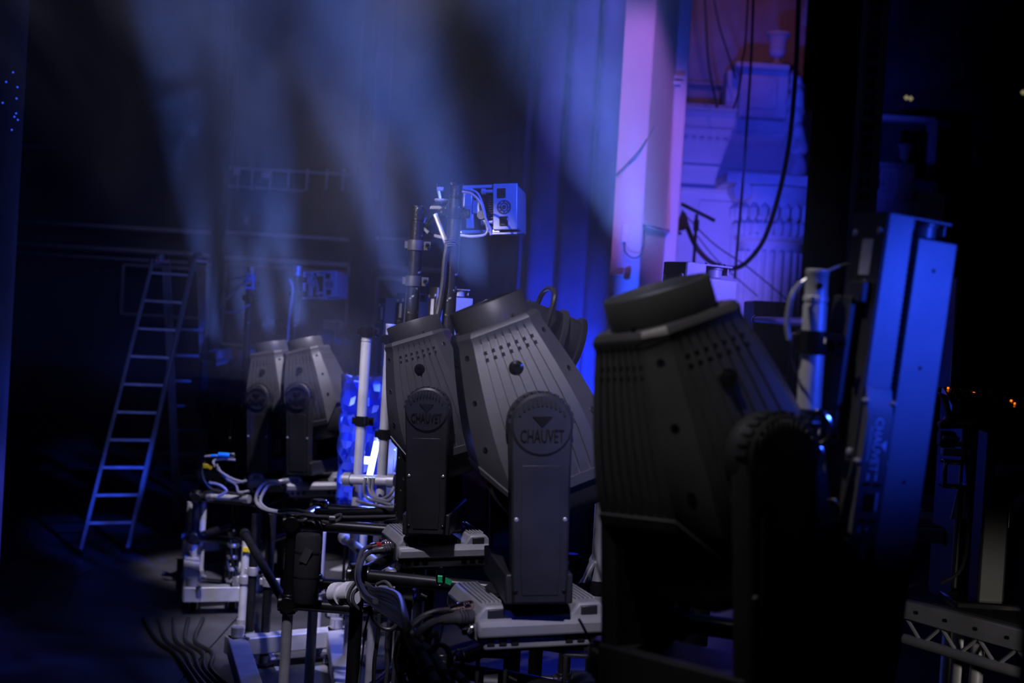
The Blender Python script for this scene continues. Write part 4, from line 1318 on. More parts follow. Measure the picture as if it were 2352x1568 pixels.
# cuffed multicore tails hanging to the lower edge
for k, (pts, lb) in enumerate([([(952, 1478, 3.7), (978, 1515, 3.66), (1002, 1570, 3.6)], 'leftmost pale cuffed cable tail at the lower edge'),
                               ([(970, 1482, 3.7), (1006, 1522, 3.66), (1040, 1575, 3.6)], 'middle pale cuffed cable tail at the lower edge'),
                               ([(1036, 1540, 3.6), (1056, 1556, 3.58), (1076, 1580, 3.56)], 'rightmost pale cuffed cable tail at the lower edge')]):
    t = thing('cuffed_cable', lb, 'cable', (0, 0, 0), group='cuffed cable tails')
    w = [P(*p) for p in pts]
    MB().tube(w, 0.0125, 10).build('sheath', 'cable_pale', t)
    for (a, b) in zip(w, w[1:]):
        c = (a + b) / 2
        D = (b - a).normalized()
        MB().cone(c - D * 0.008, c + D * 0.008, 0.0142, n=12).build('cuff', 'void', t)
g = 'loose cable loops at the near frame corner'
for k, (pts, lb) in enumerate([
        ([(818, 1336, 5.45), (804, 1356, 5.43), (800, 1378, 5.41), (812, 1394, 5.41), (838, 1398, 5.43), (866, 1388, 5.45)], 'black loop hanging round the near frame corner'),
        ([(832, 1346, 5.43), (812, 1362, 5.41), (812, 1384, 5.40), (830, 1402, 5.40), (850, 1398, 5.40)], 'grey loop tied at the near frame corner'),
        ([(850, 1392, 5.37), (856, 1418, 5.35), (876, 1440, 5.35), (898, 1444, 5.35), (912, 1430, 5.35), (896, 1412, 5.35)], 'black loop below the bundle at the near frame'),
        ([(866, 1342, 5.45), (885, 1336, 5.43), (900, 1352, 5.41), (905, 1376, 5.40), (914, 1396, 5.40)], 'grey cable arching over the near frame rail'),
        ([(968, 1480, 3.85), (985, 1466, 3.8), (1000, 1452, 3.8), (1002, 1478, 3.8), (990, 1510, 3.8)], 'thin black loop under the plugs of the grey head'),
        ([(985, 1494, 3.8), (1010, 1480, 3.78), (1028, 1492, 3.78), (1032, 1520, 3.78), (1020, 1552, 3.78)], 'thin black hoop left of the omega bracket'),
        ([(936, 1530, 3.75), (918, 1545, 3.74), (925, 1565, 3.74), (950, 1566, 3.74), (960, 1548, 3.74)], 'black loop at the lower edge under the bundle')]):
    cable(lb, pts, 0.0075, 'cable_grey' if k in (1, 3) else 'cable', g)
g = 'cables along the far frame rail'
for k, (pts, lb) in enumerate([
        ([(640, 1106, 8.8), (615, 1106, 8.7), (596, 1122, 8.5), (588, 1146, 8.2), (600, 1166, 7.6), (640, 1178, 7.0), (690, 1182, 6.6), (720, 1192, 6.4), (745, 1200, 6.3)], 'outer pale cable hooping from the far pair onto the frame rail'),
        ([(642, 1110, 8.8), (618, 1114, 8.6), (604, 1132, 8.3), (598, 1152, 8.0), (612, 1168, 7.4), (650, 1176, 7.0), (700, 1176, 6.6), (716, 1180, 6.4)], 'inner pale cable hooping from the far pair onto the frame rail'),
        ([(640, 1174, 6.6), (680, 1172, 6.5), (715, 1180, 6.35), (740, 1196, 6.25), (760, 1200, 6.2), (780, 1192, 6.2), (782, 1182, 6.2), (768, 1186, 6.2)], 'knotted cable with a white tag lying on the far frame rail'),
        ([(655, 1184, 6.4), (690, 1196, 6.3), (712, 1188, 6.3), (730, 1186, 6.25), (800, 1188, 6.2), (910, 1186, 6.1)], 'straight upper cable laid along the far frame rail'),
        ([(660, 1190, 6.35), (700, 1182, 6.3), (750, 1194, 6.25), (820, 1194, 6.2), (912, 1192, 6.1)], 'straight lower cable laid along the far frame rail')]):
    cable(lb, pts, 0.010 if k < 2 else 0.008, 'cable_pale' if k < 2 else 'cable_grey', g)
t = thing('cable_tag', 'small white tag on the knotted cable of the far frame rail', 'tag', P(763, 1193, 6.15))
MB().box((0, 0, 0), (0.026, 0.006, 0.03)).build('tag', 'label_white', t, bevel=0.002)
MB().cone((-0.014, 0, 0), (0.014, 0, 0), 0.010, n=10).build('sleeve', 'cable', t)
g = 'white cables below the silver scaffold posts'
for k, (pts, lb) in enumerate([
        ([(840, 1096, 6.8), (836, 1120, 6.8), (842, 1142, 6.8), (870, 1152, 6.7), (900, 1160, 6.6)], 'leftmost white cable hanging below the silver posts'),
        ([(850, 1096, 6.8), (848, 1124, 6.8), (860, 1142, 6.75), (890, 1150, 6.7), (905, 1140, 6.7)], 'middle white cable hanging below the silver posts'),
        ([(858, 1096, 6.8), (856, 1128, 6.8), (872, 1146, 6.75), (895, 1136, 6.7), (906, 1118, 6.7)], 'rightmost white cable hanging below the silver posts'),
        ([(820, 1150, 6.8), (850, 1158, 6.7), (880, 1164, 6.6), (910, 1166, 6.5)], 'white cable lying level below the silver posts')]):
    cable(lb, pts, 0.008, 'cable_pale', g)
g = 'tangled cables left of the far pair of heads'
for k, (pts, lb) in enumerate([
        ([(470, 1060, 9.2), (464, 1080, 9.2), (470, 1105, 9.2), (490, 1125, 9.2), (530, 1132, 9.2), (565, 1138, 9.2)], 'black cable swinging from a yellow tape left of the far pair'),
        ([(540, 1056, 9.2), (510, 1054, 9.2), (490, 1060, 9.2), (500, 1078, 9.1), (530, 1098, 9.1), (560, 1108, 9.1)], 'pale twisted cable left of the far pair, upper'),
        ([(496, 1066, 9.1), (512, 1090, 9.1), (536, 1108, 9.1), (566, 1104, 9.1)], 'pale twisted cable left of the far pair, middle'),
        ([(510, 1088, 9.1), (540, 1112, 9.1), (548, 1130, 9.1), (572, 1128, 9.1)], 'pale twisted cable left of the far pair, lower'),
        ([(480, 1108, 9.1), (505, 1114, 9.1), (520, 1128, 9.1), (500, 1140, 9.1)], 'grey short cable on the rail left of the far pair')]):
    cable(lb, pts, 0.009, 'cable' if k == 0 else 'cable_pale', g)
for (x, y, d, m, lb) in [(472, 1070, 9.15, 'tape_yellow', 'yellow tape flag on the black cable left of the far pair'), (564, 1262, 8.17, 'tape_yellow', 'yellow tape flag on the silver upright rising from the long dolly'),
                         (546, 1358, 8.6, 'tape_yellow', 'yellow tape flag below the hanging cable bundle'), (318, 1540, 7.6, 'tape_yellow', 'yellow tape on a cable on the dark deck, lower left'), (1012, 1330, 5.4, 'tape_green', 'green tape on a plug behind the near frame rail')]:
    t = thing('tape_flag', lb, 'tape', P(x, y, d))
    MB().box((0, 0, 0), (0.035, 0.012, 0.03)).build('wrap', m, t, bevel=0.004)
    MB().box((0.028, 0, -0.006), (0.03, 0.003, 0.02), rot=Matrix.Rotation(R(20), 4, 'Y')).build('tail', m, t)
# bundle of coiled cable hanging by the dolly
t = thing('cable_bundle', 'bundle of cable bound with bright ties hanging beside the long dolly', 'cable', P(536, 1240, 8.6))
for k in range(5):
    MB().tube([(0.02 * math.cos(k * 1.3), 0.02 * math.sin(k * 1.3), 0), (0.03 * math.cos(k * 1.3 + 1), 0.03 * math.sin(k * 1.3 + 1), -0.12), (0.03 * math.cos(k * 1.3 + 2), 0.03 * math.sin(k * 1.3 + 2), -0.22), (0.015 * math.cos(k * 1.3), 0.015 * math.sin(k * 1.3), -0.36)], 0.012, 8).build('strand', 'cable', t)
for z in (-0.03, -0.10, -0.17, -0.24, -0.31):
    MB().lathe([(0.036, z - 0.012), (0.040, z), (0.036, z + 0.012)], 12).build('tie', 'steel', t)
g = 'cables hanging inside the near frame'
for k, (pts, lb) in enumerate([
        ([(850, 1400, 5.5), (838, 1450, 5.5), (832, 1510, 5.5), (822, 1580, 5.5)], 'pale edge cable hanging beside the near frame post'),
        ([(872, 1410, 5.5), (868, 1460, 5.5), (860, 1520, 5.5), (858, 1580, 5.5)], 'black cable hanging second from the near frame post'),
        ([(893, 1430, 5.5), (888, 1480, 5.5), (890, 1530, 5.5), (884, 1580, 5.5)], 'black cable hanging third from the near frame post'),
        ([(915, 1450, 5.5), (908, 1500, 5.5), (902, 1580, 5.5)], 'black cable hanging fourth from the near frame post')]):
    cable(lb, pts, 0.008 if k else 0.004, 'cable_grey' if k == 0 else 'cable', g)
g = 'dark cables snaking over the deck at lower left'
for k in range(5):
    o = k * 22
    pts = [G(x + o, y, 0.012) for x, y in ((330 + 12 * k, 1420), (360, 1470), (400, 1500), (430 - 8 * k, 1540), (470, 1600))]
    tag(MB().tube(pts, 0.012, 8, 8).build('cable', 'cable'), ['outermost', 'second', 'third', 'fourth', 'innermost'][k] + ' dark cable snaking over the deck left of the long dolly', 'cable', g)
# thin black safety line from the grey head base
cable('thin black line hanging from the right end of the grey moving head base', [(1330, 1422, 3.85), (1345, 1450, 3.82), (1372, 1510, 3.8), (1392, 1570, 3.8)], 0.004, 'cable', None, 'safety_line')
cable('steel safety wire running down beside the nearest moving head', [(1380, 1045, 4.6), (1376, 1075, 4.6), (1384, 1120, 4.6), (1396, 1160, 4.6)], 0.004, 'steel', None, 'safety_line')

# carabiner and small clip under the grey head
for (x, y, d, lb) in [(1012, 1322, 5.2, 'small chrome carabiner hanging behind the near frame rail'), (1052, 1518, 3.85, 'small chrome carabiner hanging under the plugs of the grey head')]:
    q = P(x, y, d)
    t = thing('carabiner', lb, 'carabiner', q)
    MB().tube([Vector((0, 0, 0.03)), Vector((0.014, 0, 0.015)), Vector((0.012, 0, -0.025)), Vector((0, 0, -0.035)), Vector((-0.012, 0, -0.025)), Vector((-0.012, 0, 0.015))], 0.0035, 8, closed=True).build('hook', 'chrome', t)
    MB().cone((0.013, 0, 0.012), (0.012, 0, -0.02), 0.006, n=10).build('sleeve', 'chrome', t)

# white work cloth at the lower edge
t = MB()
bmx = bmesh.new()
bmesh.ops.create_icosphere(bmx, subdivisions=4, radius=1)
rr = random.Random(2)
for v in bmx.verts:
    n_ = 1 + 0.10 * math.sin(v.co.x * 7 + v.co.y * 3) + 0.07 * math.sin(v.co.y * 11 + v.co.z * 5)
    v.co = Vector((v.co.x * 0.10 * n_, v.co.y * 0.07 * n_, v.co.z * 0.035 * n_))
me = bpy.data.meshes.new('cloth')
bmx.to_mesh(me)
bmx.free()
me.polygons.foreach_set('use_smooth', [True] * len(me.polygons))
me.materials.append(MATS['label_white'])
o = bpy.data.objects.new('cloth', me)
COL.objects.link(o)
o.location = P(1400, 1575, 3.6)
tag(o, 'crumpled pale cloth at the lower edge between the two nearest moving heads', 'cloth')


# ------------------------------------------------------------------ ladder
def ladder():
    tl, tr = P(352, 600, 10.2), P(447, 598, 10.3)
    fl, fr = G(183, 1272), G(292, 1268)
    rl, rr_ = G(408, 1205), G(478, 1196)
    base = (fl + fr + rl + rr_) / 4
    base.z = 0
    t = thing('step_ladder', 'tall aluminium A-frame ladder standing in the dark at the left', 'ladder', base)

    def stile(a, b, name='stile'):
        D = b - a
        M = Matrix.Translation(a - base) @ D.normalized().to_track_quat('Z', 'X').to_matrix().to_4x4()
        MB().box((0, 0, D.length / 2), (0.026, 0.060, D.length), M).build(name, 'alu', t, bevel=0.004)
    tl2, tr2 = tl + Vector((0.07, 0.08, 0)), tr + Vector((0.02, 0.10, 0))
    stile(fl, tl + Vector((0, 0, 0.02)))
    stile(fr, tr + Vector((0, 0, 0.02)))
    stile(rl, tl2 + Vector((0, 0, 0.02)))
    stile(rr_, tr2 + Vector((0, 0, 0.02)))
    for k in range(10):
        q = 0.955 - k * 0.0945
        a, b = fl.lerp(tl, q) - base, fr.lerp(tr, q) - base
        MB().box((a + b) / 2, ((b - a).length, 0.035, 0.022), rot=Matrix.Rotation(math.atan2((b - a).y, (b - a).x), 4, 'Z')).build('rung', 'alu', t, bevel=0.004)
        if k > 1:
            a, b = rl.lerp(tl2, q) - base, rr_.lerp(tr2, q) - base
            MB().box((a + b) / 2, ((b - a).length, 0.035, 0.022), rot=Matrix.Rotation(math.atan2((b - a).y, (b - a).x), 4, 'Z')).build('rung', 'alu', t, bevel=0.004)
    for a, b in ((tl, tl2), (tr, tr2)):
        c = (a + b) / 2 - base
        MB().cone(c + Vector((-0.04, -0.06, 0.0)), c + Vector((0.04, 0.06, 0.0)), 0.028, n=14).build('hinge', 'chrome', t)
        MB().lathe([(0.03, -0.02), (0.034, 0), (0.03, 0.02), (0, 0.03)], 12, Matrix.Translation(c + Vector((0, 0, 0.035)))).build('hinge_cap', 'alu', t)
    a, b = fl.lerp(tl, 0.40) - base, rl.lerp(tl2, 0.18) - base
    MB().tube([a, (a + b) / 2 - Vector((0, 0, 0.05)), b], 0.006, 6).build('stay_strap', 'cable_grey', t)
    for v in (fl, fr, rl, rr_):
        MB().box(v - base + Vector((0, 0, 0.02)), (0.04, 0.075, 0.04)).build('foot', 'gloss_black', t, bevel=0.006)


ladder()

# ------------------------------------------------------------------ lit tube and crinkled sheet tinted by blue light between the silver posts
q0, q1 = P(866, 1014, 7.6), P(846, 1105, 7.6)
t = thing('light_tube', 'glowing white light tube with cross clip between the silver scaffold posts', 'light tube', q1)
MB().cone((0, 0, 0), q0 - q1, 0.016, n=14).build('tube', 'led_tube', t)
MB().box((q0 - q1) * 0.52 + Vector((-0.03, 0, 0)), (0.075, 0.05, 0.035)).build('clip', 'led_tube', t, bevel=0.006)
MB().cone((q0 - q1) * 1.02, (q0 - q1) * 1.14, 0.02, n=14).build('cap', 'bar_case', t)
l = bpy.data.lights.new('tube_glow', 'POINT')
l.color = (0.10, 0.16, 1.0)
l.energy = 26
l.shadow_soft_size = 0.06
l.volume_factor = 0.0
lo = bpy.data.objects.new('tube_glow', l)
COL.objects.link(lo)
lo.location = P(858, 1050, 7.35)
# foil
rnd = random.Random(21)
A, B = P(786, 860, 8.0), P(940, 1170, 8.0)
nx, nz = 16, 18
vs, fs = [], []
for j in range(nz + 1):
    for i in range(nx + 1):
        vs.append((A.x + (B.x - A.x) * i / nx + rnd.uniform(-.008, .008), A.y + rnd.uniform(-0.03, 0.03), A.z + (B.z - A.z) * j / nz + rnd.uniform(-.01, .01)))
w = nx + 1
for j in range(nz):
    for i in range(nx):
        fs.append((j * w + i, j * w + i + 1, (j + 1) * w + i + 1, (j + 1) * w + i))
mat('foil_lit_blue', (0.05, 0.10, 0.75), 0.25, 0.6)  # blue light falling on the sheet is put into its base colour
o = MB().add(vs, fs).build('crinkled_sheet', 'foil_lit_blue', angle=10)
sm = o.modifiers.new('thick', 'SOLIDIFY')
sm.thickness = 0.003
tag(o, 'crinkled shiny sheet tinted for the blue light on it behind the silver scaffold posts', 'sheet')

# small red indicator right of the far pair, one far right
for (x, y, d, lb) in [(812, 905, 8.6, 'tiny red indicator light between the far pair and the silver posts'), (2297, 746, 7.0, 'tiny red indicator light in the dark at the far right')]:
    t = thing('indicator', lb, 'indicator', P(x, y, d))
    MB().box((0, 0, 0), (0.026, 0.02, 0.012)).build('lamp', 'led_red', t, bevel=0.003)
    MB().box((0, 0.03, 0), (0.05, 0.04, 0.03)).build('case', 'gloss_black', t, bevel=0.003)
    zz = t.location.z
    MB().cone((0, 0.03, -0.01), (0, 0.03, -zz + 0.01), 0.009, n=10).cone((0, 0.03, -zz), (0, 0.03, -zz + 0.012), 0.1, n=16).build('stand', 'gloss_black', t)

# ------------------------------------------------------------------ hanging cables and a boom stand before the proscenium
g = 'hanging cables before the theatre box'
for k, (pts, r, lb) in enumerate([
        ([(1836, -40, 12.5), (1830, 120, 12.5), (1822, 240, 12.5), (1810, 345, 12.5), (1788, 450, 12.5), (1757, 545, 12.5), (1720, 597, 12.5), (1685, 616, 12.5), (1640, 606, 12.5), (1605, 575, 12.5), (1582, 530, 12.5), (1570, 490, 12.5)], 0.022, 'thickest black cable swagging down before the theatre box'),
        ([(1732, -40, 12.6), (1726, 120, 12.6), (1718, 250, 12.6), (1706, 420, 12.6), (1694, 560, 12.6), (1688, 640, 12.6)], 0.012, 'straight black cable dropping before the theatre box pier'),
        ([(1720, -40, 12.7), (1712, 100, 12.7), (1705, 140, 12.7), (1702, 180, 12.7), (1694, 220, 12.7), (1684, 250, 12.7)], 0.008, 'thin cable ending at the cornice by the pier'),
        ([(1618, -40, 15.2), (1622, 60, 15.2), (1626, 130, 15.2), (1634, 185, 15.2), (1645, 235, 15.2), (1647, 248, 15.2)], 0.014, 'left thin cable down the pink upper wall'),
        ([(1636, -40, 15.2), (1650, 50, 15.2), (1668, 110, 15.2), (1682, 155, 15.2), (1690, 180, 15.2)], 0.010, 'right thin cable slanting down the pink upper wall'),
        ([(1570, 490, 12.8), (1640, 560, 12.8), (1720, 615, 12.8), (1810, 690, 12.8)], 0.006, 'upper thin guy line slanting across the theatre box'),
        ([(1600, 540, 12.8), (1650, 600, 12.8), (1740, 680, 12.8)], 0.005, 'lower thin guy line slanting across the theatre box')]):
    w_ = [P(*p) for p in pts]
    if k < 5:
        w_.insert(0, w_[0] + Vector((0, 0, 0.4)))
        w_.insert(0, w_[0] + Vector((0, 0, 0.4)))
        w_.insert(0, Vector((w_[0].x, w_[0].y, 10.99)))
    tag(MB().tube(w_, r, 8, 8).build('cable', 'cable'), lb, 'cable', g)
t = thing('boom_stand', 'dark boom stand with two arms and a rag, standing before the pillar', 'stand', (P(1600, 560, 12.2).x, P(1600, 560, 12.2).y, 0))
b0 = t.location.copy()


def L(px, py, d=12.2):
    return P(px, py, d) - b0


MB().cone(L(1565, 468), L(1642, 507), 0.016, n=10).build('arm', 'gloss_black', t)
MB().cone(L(1481, 518, 11.0), L(1562, 536), 0.016, n=10).build('arm', 'gloss_black', t)
MB().cone(L(1600, 492), (0, 0, 0.03), 0.014, n=10).build('pole', 'gloss_black', t)
MB().cone(L(1600, 505), L(1598, 530), 0.024, n=10).build('collar', 'gloss_black', t)
for s in (-1, 1):
    MB().cone(Vector((0, 0, 0.5)), Vector((0.35 * s, -0.25, 0.01)), 0.012, n=8).build('leg', 'gloss_black', t)
MB().cone(Vector((0, 0, 0.5)), Vector((0, 0.4, 0.01)), 0.012, n=8).build('leg', 'gloss_black', t)
MB().prism([(L(1568, 480).x, L(1568, 480).z), (L(1580, 500).x, L(1580, 500).z), (L(1574, 528).x, L(1574, 528).z), (L(1548, 532).x, L(1548, 532).z)][::-1], -0.03, 0.0,
           Matrix(((1, 0, 0, 0), (0, 0, -1, 0), (0, 1, 0, 0), (0, 0, 0, 1)))).build('rag', 'drape_black', t, bevel=0.008)
MB().tube([L(1544, 535), L(1536, 548), L(1542, 560), L(1552, 552), L(1546, 538)], 0.006, 6).build('hook', 'cable', t)
MB().lathe([(0, -0.03), (0.034, -0.01), (0.034, 0.015), (0, 0.03)], 12, Matrix.Translation(L(1546, 578))).build('knob', 'bar_dark', t)
# orange beacon on a bracket at the curtain edge
t = thing('beacon', 'little bracket with an orange cap at the foot of the blue-lit curtain edge', 'beacon', P(1415, 633, 10.98))
MB().cone(P(1368, 632, 10.98) - t.location, P(1430, 631, 10.98) - t.location, 0.018, n=10).build('bracket', 'bar_case', t)
MB().lathe([(0, -0.03), (0.026, -0.02), (0.026, 0.02), (0, 0.03)], 12, Matrix.Translation(P(1440, 634, 10.98) - t.location)).build('cap', 'wood_orange', t)
t = thing('equipment_case', 'dark blue equipment case on a stand, right of the nearest moving head', 'case', P(1775, 800, 8.5))
b0 = t.location.copy()
c, s = pxbox(1728, 692, 1812, 860, 8.5, 0.4)
MB().box(c - b0, s).build('body', 'bar_dark', t, bevel=0.01)
MB().box(c - b0 + Vector((0, -0.21, 0.05)), (s[0] * 0.8, 0.01, 0.02)).build('handle', 'cable', t)
for sx in (-1, 1):
    MB().box((sx * 0.08, 0.1, -(b0.z) / 2), (0.03, 0.03, b0.z)).build('leg', 'bar_dark', t)
rod('dark clamp rail across behind the thick silver post', (1734, 734, 5.0), (1868, 742, 2.98), 0.012, 'cable', cl='gloss_black')

# ------------------------------------------------------------------ right edge: keyboard, stand, risers
K0 = P(2290, 930, 4.6)
t = thing('keyboard', 'black mixing keyboard with tiny orange lights on a stand at the right edge', 'keyboard', K0, (R(14), 0, R(-6)))
MB().box((0.05, 0, 0), (0.42, 0.20, 0.045)).build('case', 'gloss_black', t, bevel=0.006)
MB().box((0.05, -0.102, -0.016), (0.40, 0.004, 0.008)).build('front_strip', 'alu_dull', t)
rk = random.Random(3)
for i in range(12):
    for j in range(4):
        MB().box((-0.13 + i * 0.03, -0.07 + j * 0.042, 0.026), (0.018, 0.016, 0.010)).build('key', 'bar_dark', t, bevel=0.002, segs=1)
for (x, y) in ((-0.145, 0.07), (-0.075, 0.02), (-0.07, 0.03), (0.035, -0.03), (0.04, -0.06)):
    MB().lathe([(0.004, 0), (0.004, 0.005), (0, 0.007)], 8, Matrix.Translation((x, y, 0.024))).build('pilot_light', 'led_orange', t)
t = thing('guitar_body', 'orange-brown guitar body with horn lying below the keyboard', 'guitar', P(2215, 955, 4.4))
pl = [(-0.085, 0.07), (-0.06, 0.06), (-0.045, 0.01), (0.0, -0.005), (0.07, -0.01), (0.085, -0.05), (0.03, -0.035), (-0.03, -0.04), (-0.075, -0.045), (-0.08, -0.025), (-0.058, -0.012), (-0.066, 0.03)]
MB().prism(pl[::-1], -0.02, 0.02, Matrix(((1, 0, 0, 0), (0, 0, -1, 0), (0, 1, 0, 0), (0, 0, 0, 1)))).build('body', 'wood_orange', t, bevel=0.006)
MB().box((0.0, -0.022, -0.02), (0.06, 0.004, 0.012)).build('bridge', 'chrome', t, bevel=0.001)
MB().box((-0.05, 0.0, -0.075), (0.05, 0.05, 0.05)).build('tuner_block', 'bar_dark', t, bevel=0.008)
for k in range(3):
    MB().lathe([(0.008, 0), (0.008, 0.012), (0, 0.014)], 10, Matrix.Translation((-0.065 + k * 0.018, -0.026, -0.07)) @ Matrix.Rotation(PI / 2, 4, 'X')).build('knob', 'steel', t)
t = thing('keyboard_stand', 'thick black column stand under the keyboard at the right', 'stand', P(2262, 1390, 4.5))
z1 = K0.z - t.location.z - 0.06
MB().box((0, 0, z1 / 2), (0.085, 0.10, z1)).build('column', 'bar_dark', t, bevel=0.008)
MB().box((0, 0, z1 + 0.015), (0.30, 0.16, 0.03)).build('top_plate', 'gloss_black', t, bevel=0.006)
MB().box((0, 0, 0.012), (0.24, 0.18, 0.024)).build('base_plate', 'gloss_black', t, bevel=0.006)
for z in (0.3, 0.42):
    MB().box((0.045, -0.02, z), (0.003, 0.03, 0.09)).build('slide_strip', 'steel', t)
cable('black cable hanging down left of the keyboard stand', [(2216, 1020, 4.4), (2222, 1080, 4.4), (2226, 1150, 4.4), (2222, 1240, 4.4), (2205, 1310, 4.4), (2160, 1340, 4.4)], 0.006, 'cable', None)
t = thing('chrome_bracket', 'square chrome bracket catching blue light left of the keyboard stand', 'bracket', P(2194, 1088, 5.0))
for (x, z, w, h) in ((0, 0.042, 0.10, 0.016), (0, -0.042, 0.10, 0.016), (-0.042, 0, 0.016, 0.10), (0.042, 0, 0.016, 0.10)):
    MB().box((x, 0, z), (w, 0.05, h)).build('bar', 'chrome', t, bevel=0.005)
MB().box((0.0, 0.01, 0.075), (0.10, 0.04, 0.025)).build('top_rail', 'alu', t, bevel=0.004)
MB().box((-0.01, 0.01, 0.105), (0.07, 0.03, 0.018)).build('pad', 'plaster_old', t, bevel=0.006)
for sx in (-1, 1):
    MB().lathe([(0.009, 0), (0.009, 0.006), (0, 0.008)], 10, Matrix.Translation((0.042 * sx, -0.026, 0.042)) @ Matrix.Rotation(PI / 2, 4, 'X')).build('bolt', 'chrome', t)
q = P(2205, 1148, 5.2)
MB().cone((0.03, 0.02, -0.04), (0.03, 0.02, -t.location.z + 0.01), 0.010, n=10).build('stem', 'bar_dark', t)
MBx = thing('blue_board', 'small board lit deep blue behind the chrome bracket', 'board', q)
MB().prism([(-0.03, -0.07), (0.03, -0.07), (0.012, 0.07), (-0.01, 0.05)], -0.006, 0.006, Matrix.Rotation(PI / 2, 4, 'X')).build('panel', 'plaster', MBx)
MB().cone((0, 0.03, -MBx.location.z + 0.01), (0, 0.03, 0.05), 0.006, n=8).build('prop', 'bar_case', MBx)


# stage risers with truss edge
def riser(label, x0, y0, x1, y1, d0, d1, back, th, m='alu_dull', truss=True):
    A, B = P(x0, y0, d0), P(x1, y1, d1)
    z = (A.z + B.z) / 2
    A.z = B.z = z
    al = B - A
    t = thing('stage_riser', label, 'stage platform', A, (0, 0, math.atan2(al.y, al.x)))
    Lr = al.length
    MB().box((Lr / 2, back / 2, -0.012), (Lr, back, 0.024)).build('deck', 'deck', t, bevel=0.003)
    MB().box((Lr / 2, -0.012, -0.04), (Lr, 0.03, 0.065)).build('top_rail', m, t, bevel=0.004)
    for q in range(int(Lr / 0.12)):
        MB().lathe([(0.006, 0), (0.006, 0.002), (0, 0.002)], 8, Matrix.Translation((0.06 + q * 0.12, -0.028, -0.04)) @ Matrix.Rotation(PI / 2, 4, 'X')).build('hole', 'void', t)
    if truss:
        MB().cone((0, -0.01, -th), (Lr, -0.01, -th), 0.018, n=12).build('bottom_chord', m, t)
        n = max(2, int(Lr / 0.13))
        for q in range(n):
            x = Lr * q / n
            MB().cone((x, -0.01, -0.07), (x + Lr / n / 2, -0.01, -th), 0.007, n=8).build('web', m, t)
            MB().cone((x + Lr / n / 2, -0.01, -th), (x + Lr / n, -0.01, -0.07), 0.007, n=8).build('web', m, t)
    for q in (0.30, 0.42, 0.95):
        MB().cone((Lr * q, 0.05, -0.03), (Lr * q, 0.05, -z + 0.002), 0.022, n=14).build('leg', 'alu', t)
    return t


riser('dark stage platform with a pale truss edge at lower right', 2090, 1362, 2440, 1470, 4.7, 4.2, 1.2, 0.14)
riser('pale-edged stage platform further back, right of the nearest batten', 2080, 1218, 2480, 1216, 6.4, 6.4, 1.3, 0.2, 'alu_dull', False)
t = thing('paper_sheet', 'crumpled pale papers and cable on the far platform', 'paper', P(2140, 1194, 6.7))
MB().add([(-0.10, -0.08, 0.0), (0.10, -0.09, 0.004), (0.12, 0.06, 0.012), (-0.06, 0.08, 0.03), (0.02, 0.0, 0.035)], [(0, 1, 4), (1, 2, 4), (2, 3, 4), (3, 0, 4), (3, 2, 1, 0)]).build('sheet', 'plaster_old', t)
MB().tube([(-0.1, 0.0, 0.04), (-0.03, -0.03, 0.05), (0.05, 0.0, 0.05), (0.12, -0.05, 0.03)], 0.008, 6).build('lead', 'steel', t)
# far rack with vents and out-of-focus gear at the right edge
t = thing('equipment_rack', 'dark equipment rack with slotted front behind the keyboard', 'rack', P(2300, 1000, 6.2))
b0 = t.location.copy()
MB().box(*[Vector(v) - (b0 if i == 0 else Vector()) for i, v in enumerate(pxbox(2190, 640, 2420, 905, 6.2, 0.4))]).build('case', 'bar_dark', t, bevel=0.01)
for k in range(8):
    c, s = pxbox(2264 + k * 16, 850, 2271 + k * 16, 890, 6.19, 0.02)
    MB().box(c - b0, s).build('slot', 'void', t)
c, s = pxbox(2200, 905, 2410, 1400, 6.2, 0.35)
MB().box(c - b0, s).build('plinth', 'bar_dark', t, bevel=0.01)
t = thing('microphone_clip', 'blurred pale clamp and knob very near at the right edge', 'clamp', P(2335, 1110, 1.7))
MB().box((0.0, 0, 0.012), (0.05, 0.02, 0.014)).build('jaw', 'plaster_old', t, bevel=0.004)
MB().lathe([(0.012, -0.008), (0.014, 0), (0.012, 0.008)], 14, Matrix.Translation((0.012, 0, -0.028)) @ Matrix.Rotation(PI / 2, 4, 'X')).build('knob', 'plaster_old', t)
MB().box((0.034, 0.012, -0.06), (0.03, 0.03, 0.20)).build('stem', 'shell_dark', t, bevel=0.004)
MB().cone((0.034, 0.015, -0.1), (0.034, 0.015, -P(2335, 1110, 1.7).z + 0.01), 0.012, n=12).build('pole', 'shell_dark', t)
MB().lathe([(0.13, 0), (0.13, 0.012), (0.03, 0.022)], 20, Matrix.Translation((0.034, 0.015, -P(2335, 1110, 1.7).z))).build('base', 'shell_dark', t)

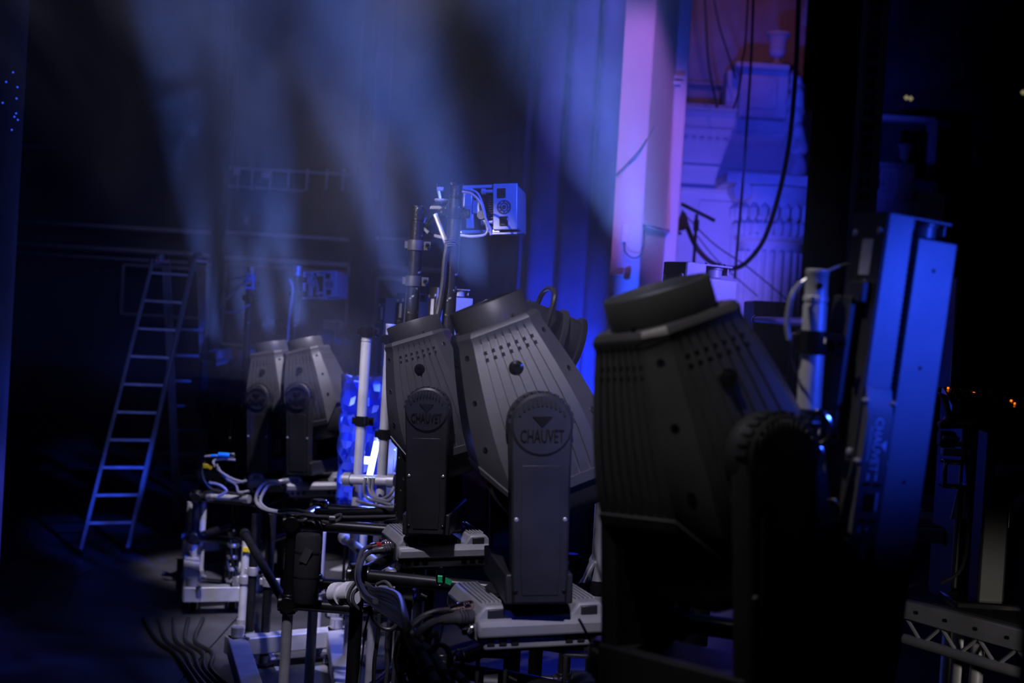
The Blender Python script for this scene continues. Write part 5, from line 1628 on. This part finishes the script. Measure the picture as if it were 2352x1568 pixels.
# angled pale reflector plate and stand by the nearest moving head
t = thing('dark_stand', 'dark stand column with pale edge between the nearest moving head and its batten', 'stand', (P(1925, 1180, 3.1).x, P(1925, 1180, 3.1).y, 0))
b0 = t.location.copy()
MB().tube([P(1908, 960, 3.1) - b0, P(1912, 1100, 3.1) - b0, P(1925, 1190, 3.1) - b0, P(1918, 1300, 3.1) - b0, P(1915, 1568, 3.1) - b0, Vector((-0.02, 0, 0.02))], 0.011, 8, 4).build('edge_tube', 'alu_dull', t)
MB().box(P(1935, 1200, 3.15) - b0, (0.05, 0.03, 0.75)).build('column', 'bar_dark', t, bevel=0.004)
MB().box((0, 0, 0.01), (0.4, 0.3, 0.02)).build('base_plate', 'bar_dark', t, bevel=0.004)

# ------------------------------------------------------------------ stage haze
hz = MB().box((-1.9, 7.9, 3.4), (5.3, 11.0, 3.8)).build('stage_haze', 'void', angle=180)
m = bpy.data.materials.new('haze')
m.use_nodes = True
nt = m.node_tree
nt.nodes.remove(nt.nodes['Principled BSDF'])
out = nt.nodes['Material Output']
vsc = nt.nodes.new('ShaderNodeVolumeScatter')
vsc.inputs['Color'].default_value = (0.85, 0.9, 1, 1)
vsc.inputs['Anisotropy'].default_value = 0.1
tc = nt.nodes.new('ShaderNodeTexCoord')
mp = nt.nodes.new('ShaderNodeMapping')
mp.inputs['Scale'].default_value = (1.0, 1.0, 0.75)
nz_ = nt.nodes.new('ShaderNodeTexNoise')
nz_.inputs['Scale'].default_value = 0.95
nz_.inputs['Detail'].default_value = 6.0
nz_.inputs['Roughness'].default_value = 0.6
nz_.inputs['Distortion'].default_value = 1.8
mr = nt.nodes.new('ShaderNodeMapRange')
mr.inputs['From Min'].default_value = 0.47
mr.inputs['From Max'].default_value = 0.66
mr.inputs['To Min'].default_value = 0.006
mr.inputs['To Max'].default_value = 0.085
nt.links.new(tc.outputs['Object'], mp.inputs['Vector'])
nt.links.new(mp.outputs['Vector'], nz_.inputs['Vector'])
nt.links.new(nz_.outputs['Fac'], mr.inputs['Value'])
nt.links.new(mr.outputs['Result'], vsc.inputs['Density'])
nt.links.new(vsc.outputs['Volume'], out.inputs['Volume'])
hz.data.materials.clear()
hz.data.materials.append(m)
tag(hz, 'drifting stage haze lit by the upward beams of the moving heads', 'haze', None, 'stuff')
